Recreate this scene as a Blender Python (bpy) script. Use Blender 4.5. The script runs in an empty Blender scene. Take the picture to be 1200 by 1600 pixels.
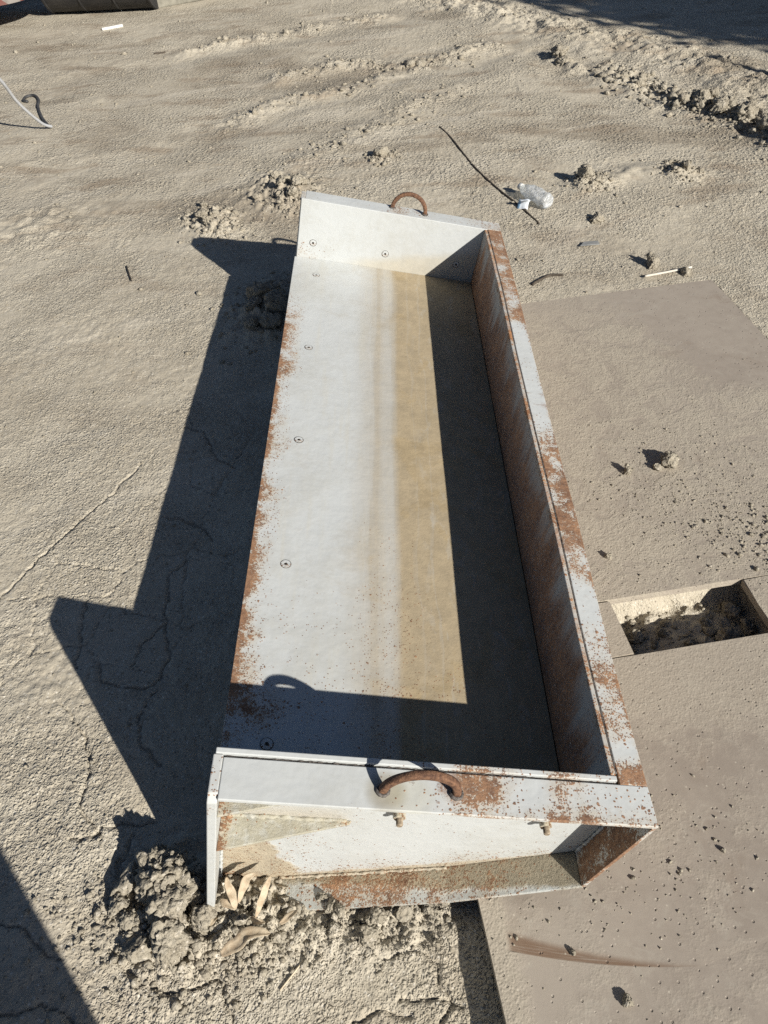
import bpy, bmesh, math, random
import numpy as np
from mathutils import Vector, Matrix, noise as mnoise

random.seed(7)
np.random.seed(7)
scene = bpy.context.scene
COL = scene.collection
R = math.radians

# ------------------------------------------------------------------ camera
YAW, PITCH, ROLL = R(-2.1524), R(46.1369), R(-3.8919)
cam_data = bpy.data.cameras.new('camera')
cam = bpy.data.objects.new('camera', cam_data)
COL.objects.link(cam)
fw = Vector((math.sin(YAW) * math.cos(PITCH), math.cos(YAW) * math.cos(PITCH), -math.sin(PITCH)))
rt = Vector((math.cos(YAW), -math.sin(YAW), 0))
up = rt.cross(fw)
rt2 = rt * math.cos(ROLL) + up * math.sin(ROLL)
up2 = -rt * math.sin(ROLL) + up * math.cos(ROLL)
m = Matrix((rt2, up2, -fw)).transposed().to_4x4()
m.translation = Vector((0.4099, -0.4555, 1.55))
cam.matrix_world = m
cam_data.sensor_fit = 'VERTICAL'
cam_data.sensor_height = 36.0
cam_data.lens = 36.0 * 1179.7 / 1600.0
cam_data.clip_start = 0.02
cam_data.clip_end = 500
scene.camera = cam

# ------------------------------------------------------------------ sky, sun, exposure
SUN_EL, SUN_AZ = R(27.56), R(132.14)          # light travels towards azimuth SUN_AZ
sdir = Vector((math.cos(SUN_AZ) * math.cos(SUN_EL), math.sin(SUN_AZ) * math.cos(SUN_EL), -math.sin(SUN_EL)))
world = bpy.data.worlds.new('World')
scene.world = world
world.use_nodes = True
wt = world.node_tree
sky = wt.nodes.new('ShaderNodeTexSky')
sky.sky_type = 'NISHITA'
sky.sun_disc = False
sky.air_density = 0.6
sky.dust_density = 0.4
sky.sun_elevation = SUN_EL
sky.sun_rotation = math.atan2(-sdir.x, -sdir.y)
wt.links.new(sky.outputs[0], wt.nodes['Background'].inputs[0])
wt.nodes['Background'].inputs[1].default_value = 0.05
sun_data = bpy.data.lights.new('sun', 'SUN')
sun_data.energy = 5.0
sun_data.angle = R(0.53)
sun_data.color = (1.0, 0.955, 0.88)
sun = bpy.data.objects.new('sun', sun_data)
COL.objects.link(sun)
sun.rotation_euler = sdir.to_track_quat('-Z', 'Y').to_euler()
sun.location = (8, -9, 8)
vs = scene.view_settings
vs.view_transform = 'Standard'
vs.look = 'None'
vs.gamma = 1.0
vs.use_curve_mapping = False
vs.exposure = 0.53
scene.cycles.use_denoising = False          # keeps the grain of the sand
scene.cycles.use_adaptive_sampling = True
scene.cycles.adaptive_threshold = 0.015
scene.cycles.max_bounces = 6
scene.cycles.diffuse_bounces = 2

# ------------------------------------------------------------------ node helper
class S:
    """a node socket with arithmetic"""
    def __init__(self, g, s): self.g, self.s = g, s
    def _b(self, op, o, rev=False): return self.g.math(op, o, self) if rev else self.g.math(op, self, o)
    def __add__(self, o): return self._b('ADD', o)
    __radd__ = __add__
    def __mul__(self, o): return self._b('MULTIPLY', o)
    __rmul__ = __mul__
    def __sub__(self, o): return self._b('SUBTRACT', o)
    def __rsub__(self, o): return self._b('SUBTRACT', o, True)
    def max(self, o): return self._b('MAXIMUM', o)
    def min(self, o): return self._b('MINIMUM', o)

class G:
    def __init__(self, name):
        self.mat = bpy.data.materials.new(name)
        self.mat.use_nodes = True
        self.t = self.mat.node_tree
        self.bsdf = self.t.nodes['Principled BSDF']
        tc = self.t.nodes.new('ShaderNodeTexCoord')
        self.obj = S(self, tc.outputs['Object'])
        self.pos = S(self, self.t.nodes.new('ShaderNodeNewGeometry').outputs['Position'])
    def set(self, inp, v):
        if isinstance(v, S): self.t.links.new(v.s, inp)
        elif isinstance(v, (tuple, list)) and len(v) == 3 and inp.type == 'RGBA': inp.default_value = (*v, 1)
        else: inp.default_value = v
    def node(self, typ, **kw):
        n = self.t.nodes.new(typ)
        for k, v in kw.items(): setattr(n, k, v)
        return n
    def math(self, op, a, b=0.0):
        n = self.node('ShaderNodeMath', operation=op)
        self.set(n.inputs[0], a); self.set(n.inputs[1], b)
        return S(self, n.outputs[0])
    def xyz(self, v):
        n = self.node('ShaderNodeSeparateXYZ'); self.set(n.inputs[0], v)
        return [S(self, n.outputs[i]) for i in range(3)]
    def vec(self, x, y, z):
        n = self.node('ShaderNodeCombineXYZ')
        for i, q in enumerate((x, y, z)): self.set(n.inputs[i], q)
        return S(self, n.outputs[0])
    def vmath(self, op, a, b):
        n = self.node('ShaderNodeVectorMath', operation=op)
        self.set(n.inputs[0], a)
        if op == 'SCALE': self.set(n.inputs['Scale'], b)
        else: self.set(n.inputs[1], b)
        return S(self, n.outputs[0])
    def noise(self, v, scale, detail=4, rough=0.55, dist=0.0, color=False):
        n = self.node('ShaderNodeTexNoise')
        self.set(n.inputs['Vector'], v)
        n.inputs['Scale'].default_value = scale
        n.inputs['Detail'].default_value = detail
        n.inputs['Roughness'].default_value = rough
        n.inputs['Distortion'].default_value = dist
        return S(self, n.outputs['Color' if color else 'Fac'])
    def vor(self, v, scale, feature='F1', color=False):
        n = self.node('ShaderNodeTexVoronoi', feature=feature)
        self.set(n.inputs['Vector'], v)
        n.inputs['Scale'].default_value = scale
        d = S(self, n.outputs['Distance'])
        return (d, S(self, n.outputs['Color'])) if color else d
    def sm(self, x, a, b, lo=0.0, hi=1.0):
        n = self.node('ShaderNodeMapRange', interpolation_type='SMOOTHSTEP')
        self.set(n.inputs['Value'], x)
        if a > b: a, b, lo, hi = b, a, hi, lo
        for k, q in zip(('From Min', 'From Max', 'To Min', 'To Max'), (a, b, lo, hi)): n.inputs[k].default_value = q
        return S(self, n.outputs['Result'])
    def mix(self, f, a, b):
        n = self.node('ShaderNodeMix', data_type='RGBA')
        self.set(n.inputs[0], f); self.set(n.inputs[6], a); self.set(n.inputs[7], b)
        return S(self, n.outputs[2])
    def bump(self, h, dist, strength=1.0, prev=None):
        n = self.node('ShaderNodeBump')
        n.inputs['Strength'].default_value = strength
        n.inputs['Distance'].default_value = dist
        self.set(n.inputs['Height'], h)
        if prev is not None: self.set(n.inputs['Normal'], prev)
        return S(self, n.outputs[0])
    def speck(self, v, scale, dens, r=0.42):
        w = self.vmath('ADD', v, self.vmath('SCALE', self.noise(v, scale * 1.3, 2, color=True), 0.7 / scale))
        d, c = self.vor(w, scale, color=True)
        rx = self.xyz(c)[0]
        return self.sm(dens - rx, 0.0, 0.04) * self.sm(d, r, r - 0.12)
    def done(self, color, rough=0.6, normal=None, metallic=0.0, spec=0.5):
        b = self.bsdf
        self.set(b.inputs['Base Color'], color)
        self.set(b.inputs['Roughness'], rough)
        self.set(b.inputs['Metallic'], metallic)
        b.inputs['Specular IOR Level'].default_value = spec
        if normal is not None: self.set(b.inputs['Normal'], normal)
        return self.mat

SAND_A, SAND_B, SAND_D = (0.45, 0.405, 0.32), (0.385, 0.34, 0.262), (0.26, 0.22, 0.165)
DUST = (0.43, 0.365, 0.25)
PAINT, PAINT2 = (0.480, 0.495, 0.485), (0.435, 0.440, 0.415)

def mat_ground():
    g = G('sandy_dirt')
    p = g.pos
    n1 = g.noise(p, 0.9, 3, 0.6); n2 = g.noise(p, 7, 4, 0.65); n3 = g.noise(p, 60, 3, 0.6)
    c = g.mix(g.sm(n1 * 0.55 + n2 * 0.45, 0.36, 0.62), SAND_B, SAND_A)
    c = g.mix(g.sm(n3, 0.35, 0.75) * 0.45, c, (0.49, 0.445, 0.36))
    # damp / oily stains, wide and soft
    x, y, z = g.xyz(p)
    st = g.noise(g.vec(x * 0.7 + 3.1, y * 1.3, 0.0), 1.15, 4, 0.6, 0.5)
    far = g.sm(y, 1.5, 3.5, 0.3, 1.0)
    c = g.mix(g.sm(st, 0.50, 0.66) * far * 0.75, c, SAND_D)
    st2 = g.noise(g.vec(x, y * 2.2, 7.0), 2.3, 5, 0.62, 0.3)
    c = g.mix(g.sm(st2, 0.52, 0.66) * far * 0.65, c, (0.27, 0.215, 0.155))
    st3 = g.noise(g.vec(x * 0.9 - y * 0.35, y * 3.4 - x * 1.2, 2.0), 1.7, 4, 0.6, 0.4)      # swept streaks of finer pale dust
    c = g.mix(g.sm(st3, 0.54, 0.68) * 0.5, c, (0.50, 0.455, 0.37))
    st4 = g.noise(p, 3.2, 5, 0.65, 0.6)
    c = g.mix(g.sm(st4, 0.55, 0.72) * 0.4, c, (0.30, 0.262, 0.205))
    # grains: single light and dark grit
    d, col = g.vor(p, 170, color=True)
    r = g.xyz(col)[0]
    c = g.mix(g.sm(r, 0.86, 0.97) * g.sm(d, 0.55, 0.3) * 0.8, c, (0.60, 0.56, 0.48))
    c = g.mix(g.sm(r, 0.14, 0.04) * g.sm(d, 0.55, 0.3) * 0.75, c, (0.17, 0.15, 0.125))
    w = g.vmath('ADD', p, g.vmath('SCALE', g.noise(p, 90, 1, color=True), 0.007))
    d1 = g.vor(w, 105); d2 = g.vor(w, 235)
    h1 = g.sm(d1, 0.05, 0.62, 1.0, 0.0)
    h2 = g.sm(d2, 0.05, 0.62, 1.0, 0.0)
    h3 = g.noise(p, 42, 3, 0.6)
    patch = g.sm(g.noise(p, 2.6, 4, 0.6), 0.34, 0.66, 0.12, 1.0).max(g.sm(x - y * 0.2, 0.9, 1.5) * 0.85)
    h4 = g.sm(g.vor(w, 52), 0.05, 0.62, 1.0, 0.0) * g.sm(y, 1.2, 4.0, 0.0, 1.6)
    nb = g.bump((h1 * 0.8 + h2 * 0.55 + h4) * patch + h3 * 0.35, 0.0040, 1.0)
    return g.done(c, 0.95, nb, spec=0.15)

def mat_clod(name='clod_dirt', tint=1.0):
    g = G(name)
    p = g.pos
    n = g.noise(p, 25, 4, 0.65)
    c = g.mix(g.sm(n, 0.35, 0.65), tuple(v * tint for v in SAND_B), tuple(v * tint for v in SAND_A))
    d, col = g.vor(p, 160, color=True)
    c = g.mix(g.sm(g.xyz(col)[0], 0.88, 0.97) * 0.6, c, (0.55, 0.5, 0.42))
    nb = g.bump(g.noise(p, 130, 4, 0.65) + g.vor(p, 110) * -0.6 + g.noise(p, 40, 3) * 1.6, 0.006, 1.0)
    return g.done(c, 0.95, nb, spec=0.15)

def steel(name, dens, dust=None, dust_col=DUST, blotch=None, scale=190, paint=PAINT, extra=None, bumpy=0.0, rcol=((0.115, 0.050, 0.025), (0.33, 0.175, 0.088))):
    """painted plate: dens(g,x,y,z) rust-spot density, dust(g,...) dust cover 0..1, blotch(g,...) solid rust 0..1"""
    g = G(name)
    p = g.obj
    x, y, z = g.xyz(p)
    n = g.noise(p, 3.5, 5, 0.6); nf = g.noise(p, 45, 4, 0.65)
    c = g.mix(g.sm(n * 0.7 + nf * 0.3, 0.42, 0.66), paint, PAINT2)
    # faint grey scuffs
    sc = g.noise(g.vec(x * 3.0 + y * 0.5, y, z), 9, 6, 0.7, 0.8)
    c = g.mix(g.sm(sc, 0.62, 0.74) * 0.30, c, (0.36, 0.37, 0.36))
    if extra is not None: c = extra(g, c, x, y, z)
    du = None
    if dust is not None:
        du = dust(g, x, y, z)
        c = g.mix(du, c, g.mix(g.sm(g.noise(p, 30, 5, 0.65), 0.3, 0.7), dust_col, tuple(v * 0.8 for v in dust_col)))
    dn = dens(g, x, y, z)
    clump = g.sm(g.noise(p, 14, 4, 0.65), 0.3, 0.7, 0.35, 1.6)
    dn = dn * clump
    rust = g.speck(p, scale * 1.35, dn.min(0.85)).max(g.speck(p, scale * 0.65, dn * 0.45, 0.38))
    fine = g.noise(p, 270, 3, 0.6)
    mid = g.noise(p, 95, 4, 0.7)
    rust = rust.max(g.sm(fine * 0.55 + mid * 0.45 + (dn.min(1.0) - 0.5) * 0.30, 0.525, 0.615))
    rust = rust.max(g.sm(fine * 0.5 + dn, 1.35, 1.7))
    if blotch is not None: rust = rust.max(blotch(g, x, y, z) * g.sm(fine, 0.36, 0.46, 0.25, 1.0))
    c = g.mix(g.sm(dn, 0.1, 0.9) * 0.5, c, (0.44, 0.34, 0.21))
    rc = g.mix(g.sm(g.noise(p, 85, 4, 0.7) * 0.6 + g.noise(p, 16, 3, 0.6) * 0.4, 0.32, 0.68), rcol[0], rcol[1])
    c = g.mix(rust * 0.93, c, rc)
    h = nf * 0.4 + rust * (g.noise(p, 300, 3) * 1.2) * 1.0
    if du is not None: h = h + du * g.noise(p, 170, 5, 0.7) * (1.0 + bumpy * 3)
    nb = g.bump(h, 0.0018 + 0.003 * bumpy, 0.55, g.bump(n, 0.03, 0.25))
    ro = 0.42 + rust * 0.45
    if du is not None: ro = ro.max(du * 0.9)
    return g.done(c, ro, nb, spec=0.4)

def simple(name, c1, c2, scale=40, rough=0.7, bump=0.0, metallic=0.0, spec=0.4):
    g = G(name)
    n = g.noise(g.obj, scale, 5, 0.65)
    nb = g.bump(n, bump, 1.0) if bump else None
    return g.done(g.mix(g.sm(n, 0.3, 0.7), c1, c2), rough, nb, metallic, spec)

# ------------------------------------------------------------------ object helpers
def tag(o, label=None, cat=None, group=None, kind=None):
    for k, v in (('label', label), ('category', cat), ('group', group), ('kind', kind)):
        if v: o[k] = v
    return o

def link(name, me, mat=None, parent=None, smooth=False):
    o = bpy.data.objects.new(name, me)
    COL.objects.link(o)
    if mat is not None and not me.materials: me.materials.append(mat)
    if parent is not None: o.parent = parent
    if smooth: me.polygons.foreach_set('use_smooth', [True] * len(me.polygons))
    return o

def empty(name, mtx=None):
    o = bpy.data.objects.new(name, None)
    o.empty_display_size = 0.1
    COL.objects.link(o)
    if mtx is not None: o.matrix_world = mtx
    return o

def pymesh(name, verts, faces):
    me = bpy.data.meshes.new(name)
    me.from_pydata([tuple(v) for v in verts], [], faces)
    me.update()
    return me

def bm_mesh(name, bm):
    bmesh.ops.recalc_face_normals(bm, faces=bm.faces)
    me = bpy.data.meshes.new(name)
    bm.to_mesh(me); bm.free()
    return me

def bm_bevel(bm, w, seg=2):
    if w: bmesh.ops.bevel(bm, geom=list(bm.edges), offset=w, segments=seg, affect='EDGES', profile=0.5, clamp_overlap=True)

def slice_y(bm, y0, y1, step=0.075):
    if y1 - y0 < 1: return
    n = int((y1 - y0) / step)
    for i in range(1, n):
        bmesh.ops.bisect_plane(bm, geom=list(bm.verts) + list(bm.edges) + list(bm.faces), plane_co=(0, y0 + (y1 - y0) * i / n, 0), plane_no=(0, 1, 0))

def box_mesh(name, x0, x1, y0, y1, z0, z1, bev=0.0015, zf=None):
    bm = bmesh.new()
    vs_ = []
    for z in (z0, z1):
        for (x, y) in ((x0, y0), (x1, y0), (x1, y1), (x0, y1)):
            vs_.append(bm.verts.new((x, y, z + (zf(x, y) if zf else 0))))
    for f in ((0, 3, 2, 1), (4, 5, 6, 7), (0, 1, 5, 4), (1, 2, 6, 5), (2, 3, 7, 6), (3, 0, 4, 7)):
        bm.faces.new([vs_[i] for i in f])
    bm_bevel(bm, bev)
    slice_y(bm, y0, y1)
    return bm_mesh(name, bm)

def prism_y(name, poly, y0, y1, bev=0.0015):
    """poly: (x,z) outline extruded along y"""
    bm = bmesh.new()
    a = [bm.verts.new((x, y0, z)) for x, z in poly]
    b = [bm.verts.new((x, y1, z)) for x, z in poly]
    n = len(poly)
    bm.faces.new(a); bm.faces.new(b[::-1])
    for i in range(n): bm.faces.new((a[i], b[i], b[(i + 1) % n], a[(i + 1) % n]))
    bm_bevel(bm, bev)
    slice_y(bm, y0, y1)
    return bm_mesh(name, bm)

def prism_z(name, poly, z0, z1, bev=0.0012):
    bm = bmesh.new()
    a = [bm.verts.new((x, y, z0)) for x, y in poly]
    b = [bm.verts.new((x, y, z1)) for x, y in poly]
    n = len(poly)
    bm.faces.new(a); bm.faces.new(b[::-1])
    for i in range(n): bm.faces.new((a[i], b[i], b[(i + 1) % n], a[(i + 1) % n]))
    bm_bevel(bm, bev)
    return bm_mesh(name, bm)

def lathe(name, prof, seg=24):
    """profile of (r, z) spun about z"""
    vs_, fs = [], []
    for r, z in prof:
        for k in range(seg):
            a = 2 * math.pi * k / seg
            vs_.append((r * math.cos(a), r * math.sin(a), z))
    for i in range(len(prof) - 1):
        for k in range(seg):
            k2 = (k + 1) % seg
            fs.append((i * seg + k, i * seg + k2, (i + 1) * seg + k2, (i + 1) * seg + k))
    fs.append(tuple(reversed(range(seg))))
    fs.append(tuple((len(prof) - 1) * seg + k for k in range(seg)))
    return pymesh(name, vs_, fs)

def smooth_path(pts, n):
    pts = [Vector(p) for p in pts]
    out = []
    P = [pts[0]] + pts + [pts[-1]]
    for i in range(1, len(P) - 2):
        for k in range(n):
            t = k / n
            a, b, c, d = P[i - 1], P[i], P[i + 1], P[i + 2]
            out.append(0.5 * ((2 * b) + (c - a) * t + (2 * a - 5 * b + 4 * c - d) * t * t + (3 * b - a - 3 * c + d) * t ** 3))
    out.append(pts[-1])
    return out

def tube(name, pts, rad, seg=10, jit=0.0):
    """tube along pts; rad number or function of 0..1"""
    vs_, fs = [], []
    n = len(pts)
    ref = Vector((0.31, 0.17, 0.93)).normalized()
    for i, p in enumerate(pts):
        t = (pts[min(i + 1, n - 1)] - pts[max(i - 1, 0)]).normalized()
        u = t.cross(ref).normalized(); v = t.cross(u)
        r = rad(i / (n - 1)) if callable(rad) else rad
        for k in range(seg):
            a = 2 * math.pi * k / seg
            rr = r * (1 + jit * (random.random() - 0.5))
            vs_.append(p + (u * math.cos(a) + v * math.sin(a)) * rr)
    for i in range(n - 1):
        for k in range(seg):
            k2 = (k + 1) % seg
            fs.append((i * seg + k, i * seg + k2, (i + 1) * seg + k2, (i + 1) * seg + k))
    fs.append(tuple(reversed(range(seg)))); fs.append(tuple((n - 1) * seg + k for k in range(seg)))
    return pymesh(name, vs_, fs)

# ------------------------------------------------------------------ numpy noise
def _hash(ix, iy, seed):
    h = (ix.astype(np.int64) * 374761393 + iy.astype(np.int64) * 668265263 + seed * 1442695041) & 0xFFFFFFFF
    h = ((h ^ (h >> 13)) * 1274126177) & 0xFFFFFFFF
    return ((h ^ (h >> 16)) & 0xFFFFFF).astype(np.float64) / 0xFFFFFF
def perlin(x, y, seed=0):
    ix, iy = np.floor(x), np.floor(y)
    fx, fy = x - ix, y - iy
    u = fx * fx * fx * (fx * (fx * 6 - 15) + 10); v = fy * fy * fy * (fy * (fy * 6 - 15) + 10)
    def gr(a, b):
        t = _hash(ix + a, iy + b, seed) * 2 * np.pi
        return np.cos(t) * (fx - a) + np.sin(t) * (fy - b)
    n0 = gr(0, 0) + u * (gr(1, 0) - gr(0, 0)); n1 = gr(0, 1) + u * (gr(1, 1) - gr(0, 1))
    return (n0 + v * (n1 - n0)) * 1.4
def fbm(x, y, f, oct=3, seed=0, gain=0.5):
    s, a = np.zeros_like(x), 1.0
    for o in range(oct):
        s += a * perlin(x * f, y * f, seed + o * 17); f *= 2.03; a *= gain
    return s
def cell(x, y, f, seed=0):
    x, y = x * f, y * f
    ix, iy = np.floor(x), np.floor(y)
    f1 = np.full(x.shape, 9.0); f2 = f1.copy()
    for a in (-1, 0, 1):
        for b in (-1, 0, 1):
            cx = ix + a; cy = iy + b
            d = np.hypot(cx + _hash(cx, cy, seed) - x, cy + _hash(cx, cy, seed + 5) - y)
            f2 = np.minimum(f2, np.maximum(d, f1)); f1 = np.minimum(f1, d)
    return f1, f2
def sst(x, a, b):
    t = np.clip((x - a) / (b - a), 0, 1)
    return t * t * (3 - 2 * t)
def pdist(x, y, line):
    d = np.full(x.shape, 9.0)
    for (ax, ay), (bx, by) in zip(line[:-1], line[1:]):
        dx, dy = bx - ax, by - ay
        t = np.clip(((x - ax) * dx + (y - ay) * dy) / (dx * dx + dy * dy), 0, 1)
        d = np.minimum(d, np.hypot(x - ax - t * dx, y - ay - t * dy))
    return d

# road plates: rotated frame (u to the right, v away)
UX, UY = 0.9893, 0.1459
def uv_of(x, y): return UX * x + UY * y, -UY * x + UX * y
def xy_of(u, v): return UX * u - UY * v, UY * u + UX * v
def plate_z(v): return 0.013 - 0.0112 * v
PLATE_U0, PLATE_U1, V_FAR, V_NEAR = 0.514, 1.955, 1.964, -0.9
HU0, HU1, HV0, HV1 = 1.006, 1.357, 0.384, 0.547

RIDGE_R = [(1.80, 4.75), (1.944, 4.427), (2.065, 4.187), (2.191, 4.013), (2.31, 3.848), (2.376, 3.654), (2.467, 3.386), (2.6, 3.1)]
BERMS = [([(-1.01, 5.653), (-0.849, 5.809), (-0.625, 5.894), (-0.347, 5.953), (0.026, 6.133), (0.414, 6.32)], 0.09, 0.026),
         ([(-0.269, 5.012), (-0.104, 5.062), (0.103, 5.187), (0.231, 5.191), (0.483, 5.011), (0.823, 5.124), (1.107, 5.429)], 0.10, 0.032),
         ([(-0.501, 4.221), (-0.261, 4.449), (-0.076, 4.588), (0.237, 4.654), (0.398, 4.871)], 0.08, 0.02),
         ([(0.7, 6.9), (0.932, 6.689), (1.37, 6.112), (1.751, 5.609), (2.087, 5.166), (2.386, 4.773), (2.595, 4.263)], 0.24, 0.038),
         ([(-0.051, 3.602), (0.112, 3.734), (0.352, 3.995), (0.54, 4.27), (0.783, 4.563)], 0.10, 0.014),
         ([(1.30, 3.12), (1.45, 3.16), (1.62, 3.26), (1.82, 3.2)], 0.07, 0.018),
         ([(1.49, 5.16), (1.55, 5.0), (1.58, 4.85)], 0.06, 0.05),
         (RIDGE_R, 0.15, 0.040)]
MOUNDS = [(-0.12, 3.22, 0.16, 0.05), (-0.05, 3.08, 0.10, 0.05), (-0.43, 2.96, 0.11, 0.045), (-0.36, 2.84, 0.09, 0.03),
          (-0.05, 2.07, 0.14, 0.06), (0.0, 2.2, 0.16, 0.03), (0.37, 3.56, 0.05, 0.02), (1.36, 3.14, 0.08, 0.025), (1.80, 3.21, 0.07, 0.03),
          (-0.10, 0.04, 0.10, 0.03), (-0.04, -0.05, 0.09, 0.02), (0.06, 0.02, 0.06, 0.03), (0.13, -0.02, 0.06, 0.02), (0.25, -0.02, 0.08, 0.012),
          (0.12, 3.0, 0.10, 0.015), (-1.25, 3.0, 0.25, 0.02)]
CRACKS = [[(-0.70, 0.72), (-0.666, 0.774), (-0.625, 0.859), (-0.581, 0.949), (-0.52, 1.062), (-0.459, 1.159), (-0.398, 1.282)],
          [(-0.41, 0.453), (-0.359, 0.402), (-0.326, 0.361), (-0.3, 0.293), (-0.305, 0.208), (-0.26, 0.166), (-0.234, 0.14)],
          [(-0.30, 0.135), (-0.274, 0.141), (-0.239, 0.159), (-0.188, 0.171), (-0.128, 0.176)],
          [(-0.429, 0.752), (-0.413, 0.632), (-0.401, 0.557)],
          [(-0.35, 0.573), (-0.336, 0.519), (-0.275, 0.49), (-0.229, 0.488), (-0.188, 0.513), (-0.178, 0.584), (-0.208, 0.701), (-0.229, 0.828), (-0.174, 0.893)],
          [(-0.266, 0.551), (-0.25, 0.625), (-0.202, 0.671)], [(-0.396, -0.006), (-0.353, -0.024), (-0.305, -0.058), (-0.263, -0.08)],
          [(-0.34, -0.168), (-0.277, -0.15), (-0.213, -0.171)],
          [(0.341, -0.083), (0.388, -0.074), (0.434, -0.085), (0.443, -0.126), (0.453, -0.155), (0.439, -0.193)],
          [(0.363, -0.153), (0.408, -0.145), (0.474, -0.165)], [(-0.172, -0.061), (-0.126, -0.103), (-0.08, -0.125), (-0.015, -0.131), (0.027, -0.107)],
          [(0.027, -0.107), (0.056, -0.147), (0.067, -0.185)], [(0.274, -0.189), (0.34, -0.163), (0.384, -0.182)],
          [(-0.16, 0.02), (-0.19, 0.09), (-0.17, 0.16)], [(-0.14, 0.30), (-0.20, 0.34), (-0.22, 0.42), (-0.19, 0.48)],
          [(-0.12, 0.95), (-0.19, 1.02), (-0.28, 1.05)], [(-0.1, 1.25), (-0.17, 1.3), (-0.22, 1.42), (-0.3, 1.46)],
          [(0.713, 2.756), (0.885, 2.78), (1.061, 2.767)], [(-0.9, 0.2), (-0.8, 0.3), (-0.7, 0.33), (-0.62, 0.42)]]

def terrain(x, y):
    far = sst(y, 2.2, 5.0)
    h = 0.006 * fbm(x, y, 0.9, 2, 3) * (0.6 + far) + 0.012 * fbm(x, y, 0.45, 2, 9) * far
    h += 0.0024 * fbm(x, y, 5.0, 3, 21)
    h += 0.0014 * fbm(x, y, 24.0, 2, 31, 0.6)
    rough = sst(fbm(x, y, 1.3, 3, 44), 0.05, 0.5)
    near = y < 3.6
    if near.any():
        X, Y = x[near], y[near]
        f1, f2 = cell(X + 0.01 * perlin(X * 20, Y * 20, 5), Y + 0.01 * perlin(X * 20, Y * 20, 6), 55.0, 3)
        h[near] += (0.0016 + 0.0022 * rough[near]) * (0.55 - f1)
    rs = rough > 0.02
    if rs.any():
        f1b, _ = cell(x[rs], y[rs], 19.0, 12)
        h[rs] += 0.003 * rough[rs] * (0.5 - f1b)
    # tyre and track berms
    for line, w, a in BERMS:
        xs = [q[0] for q in line]; ys = [q[1] for q in line]
        sel = (x > min(xs) - 0.7) & (x < max(xs) + 0.7) & (y > min(ys) - 0.7) & (y < max(ys) + 0.7)
        if not sel.any(): continue
        X, Y = x[sel], y[sel]
        d = pdist(X + 0.05 * fbm(X, Y, 3, 2, 61), Y + 0.05 * fbm(X, Y, 3, 2, 62), line)
        m_ = np.exp(-(d / w) ** 2)
        c1, _ = cell(X, Y, 16.0, 70)
        c2, _ = cell(X, Y, 34.0, 71)
        h[sel] += m_ * a * np.clip(0.42 + 0.75 * fbm(X, Y, 4.5, 3, 66) + 0.75 * (0.5 - c1) + 0.3 * (0.5 - c2), -0.15, 1.6)
        h[sel] -= 0.25 * a * np.exp(-((d - 1.9 * w) / w) ** 2)
    # long parallel wheel ruts of the yard, faint
    for off, ang in ((4.1, 0.36), (4.9, 0.30), (5.9, 0.42)):
        q = (y - off) - ang * x + 0.08 * fbm(x, y, 1.2, 2, int(off * 10))
        h -= 0.0035 * np.exp(-(q / 0.12) ** 2) * (x < 1.2)
        h += 0.004 * np.exp(-((q - 0.2) / 0.06) ** 2) * (x < 1.2) * (0.6 + fbm(x, y, 7, 3, 77))
    for (mx, my, r, a) in MOUNDS:
        sel = np.hypot(x - mx, y - my) < 3 * r
        if not sel.any(): continue
        X, Y = x[sel], y[sel]
        c1, _ = cell(X, Y, 2.2 / r, 80)
        h[sel] += a * np.exp(-((X - mx) ** 2 + (Y - my) ** 2) / (r * r) * (1 + 0.5 * fbm(X, Y, 1.2 / r, 2, 81))) * np.clip(0.75 + 0.9 * (0.5 - c1) + 0.5 * fbm(X, Y, 4 / r, 2, 83), 0, 2)
    # torn soil under the near end of the bucket
    tm = sst(x, -0.17, -0.05) * (1 - sst(x, 0.42, 0.52)) * sst(y, -0.10, -0.03) * (1 - sst(y, 0.06, 0.12))
    ts = tm > 0.001
    if ts.any():
        X, Y = x[ts], y[ts]
        h[ts] += tm[ts] * (0.011 * (0.45 - cell(X, Y, 42.0, 90)[0]) + 0.008 * (0.5 - cell(X, Y, 85.0, 91)[0]) + 0.014 * fbm(X, Y, 16, 3, 93))
    # drying cracks
    wx, wy = x.copy(), y.copy()
    nr = (y < 2.9) & (np.abs(x) < 1.7)
    if nr.any():
        wx[nr] += 0.010 * fbm(x[nr], y[nr], 22, 3, 101); wy[nr] += 0.010 * fbm(x[nr], y[nr], 22, 3, 102)
    for line in CRACKS:
        xs = [q[0] for q in line]; ys = [q[1] for q in line]
        sel = (x > min(xs) - 0.05) & (x < max(xs) + 0.05) & (y > min(ys) - 0.05) & (y < max(ys) + 0.05)
        if not sel.any(): continue
        d = pdist(wx[sel], wy[sel], line)
        h[sel] -= 0.009 * np.exp(-(d / 0.0024) ** 2)
    cm = sst(fbm(x, y, 1.1, 2, 120), 0.0, 0.3) * (1 - sst(y, 1.2, 2.0)) * (1 - sst(np.abs(x), 1.0, 1.6))
    cs = cm > 0.01
    if cs.any():
        q1, q2 = cell(wx[cs], wy[cs], 5.5, 121)
        h[cs] -= 0.005 * cm[cs] * np.exp(-((q2 - q1) / 0.012) ** 2)
    # flat pressed patch over the buried slab
    sl = (1 - sst(np.maximum(np.abs((x + 1.05) * 0.94 + (y - 4.75) * 0.34) / 0.33, np.abs(-(x + 1.05) * 0.34 + (y - 4.75) * 0.94) / 0.42), 0.9, 1.05))
    h = h * (1 - sl) + sl * (0.004 + 0.25 * h - 0.01)
    # the soil lies lower where the near end has dug in
    h = h - 0.032 * (1 - sst(np.hypot((x - 0.25) / 0.62, (y + 0.05) / 0.52), 0.55, 1.0))
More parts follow.
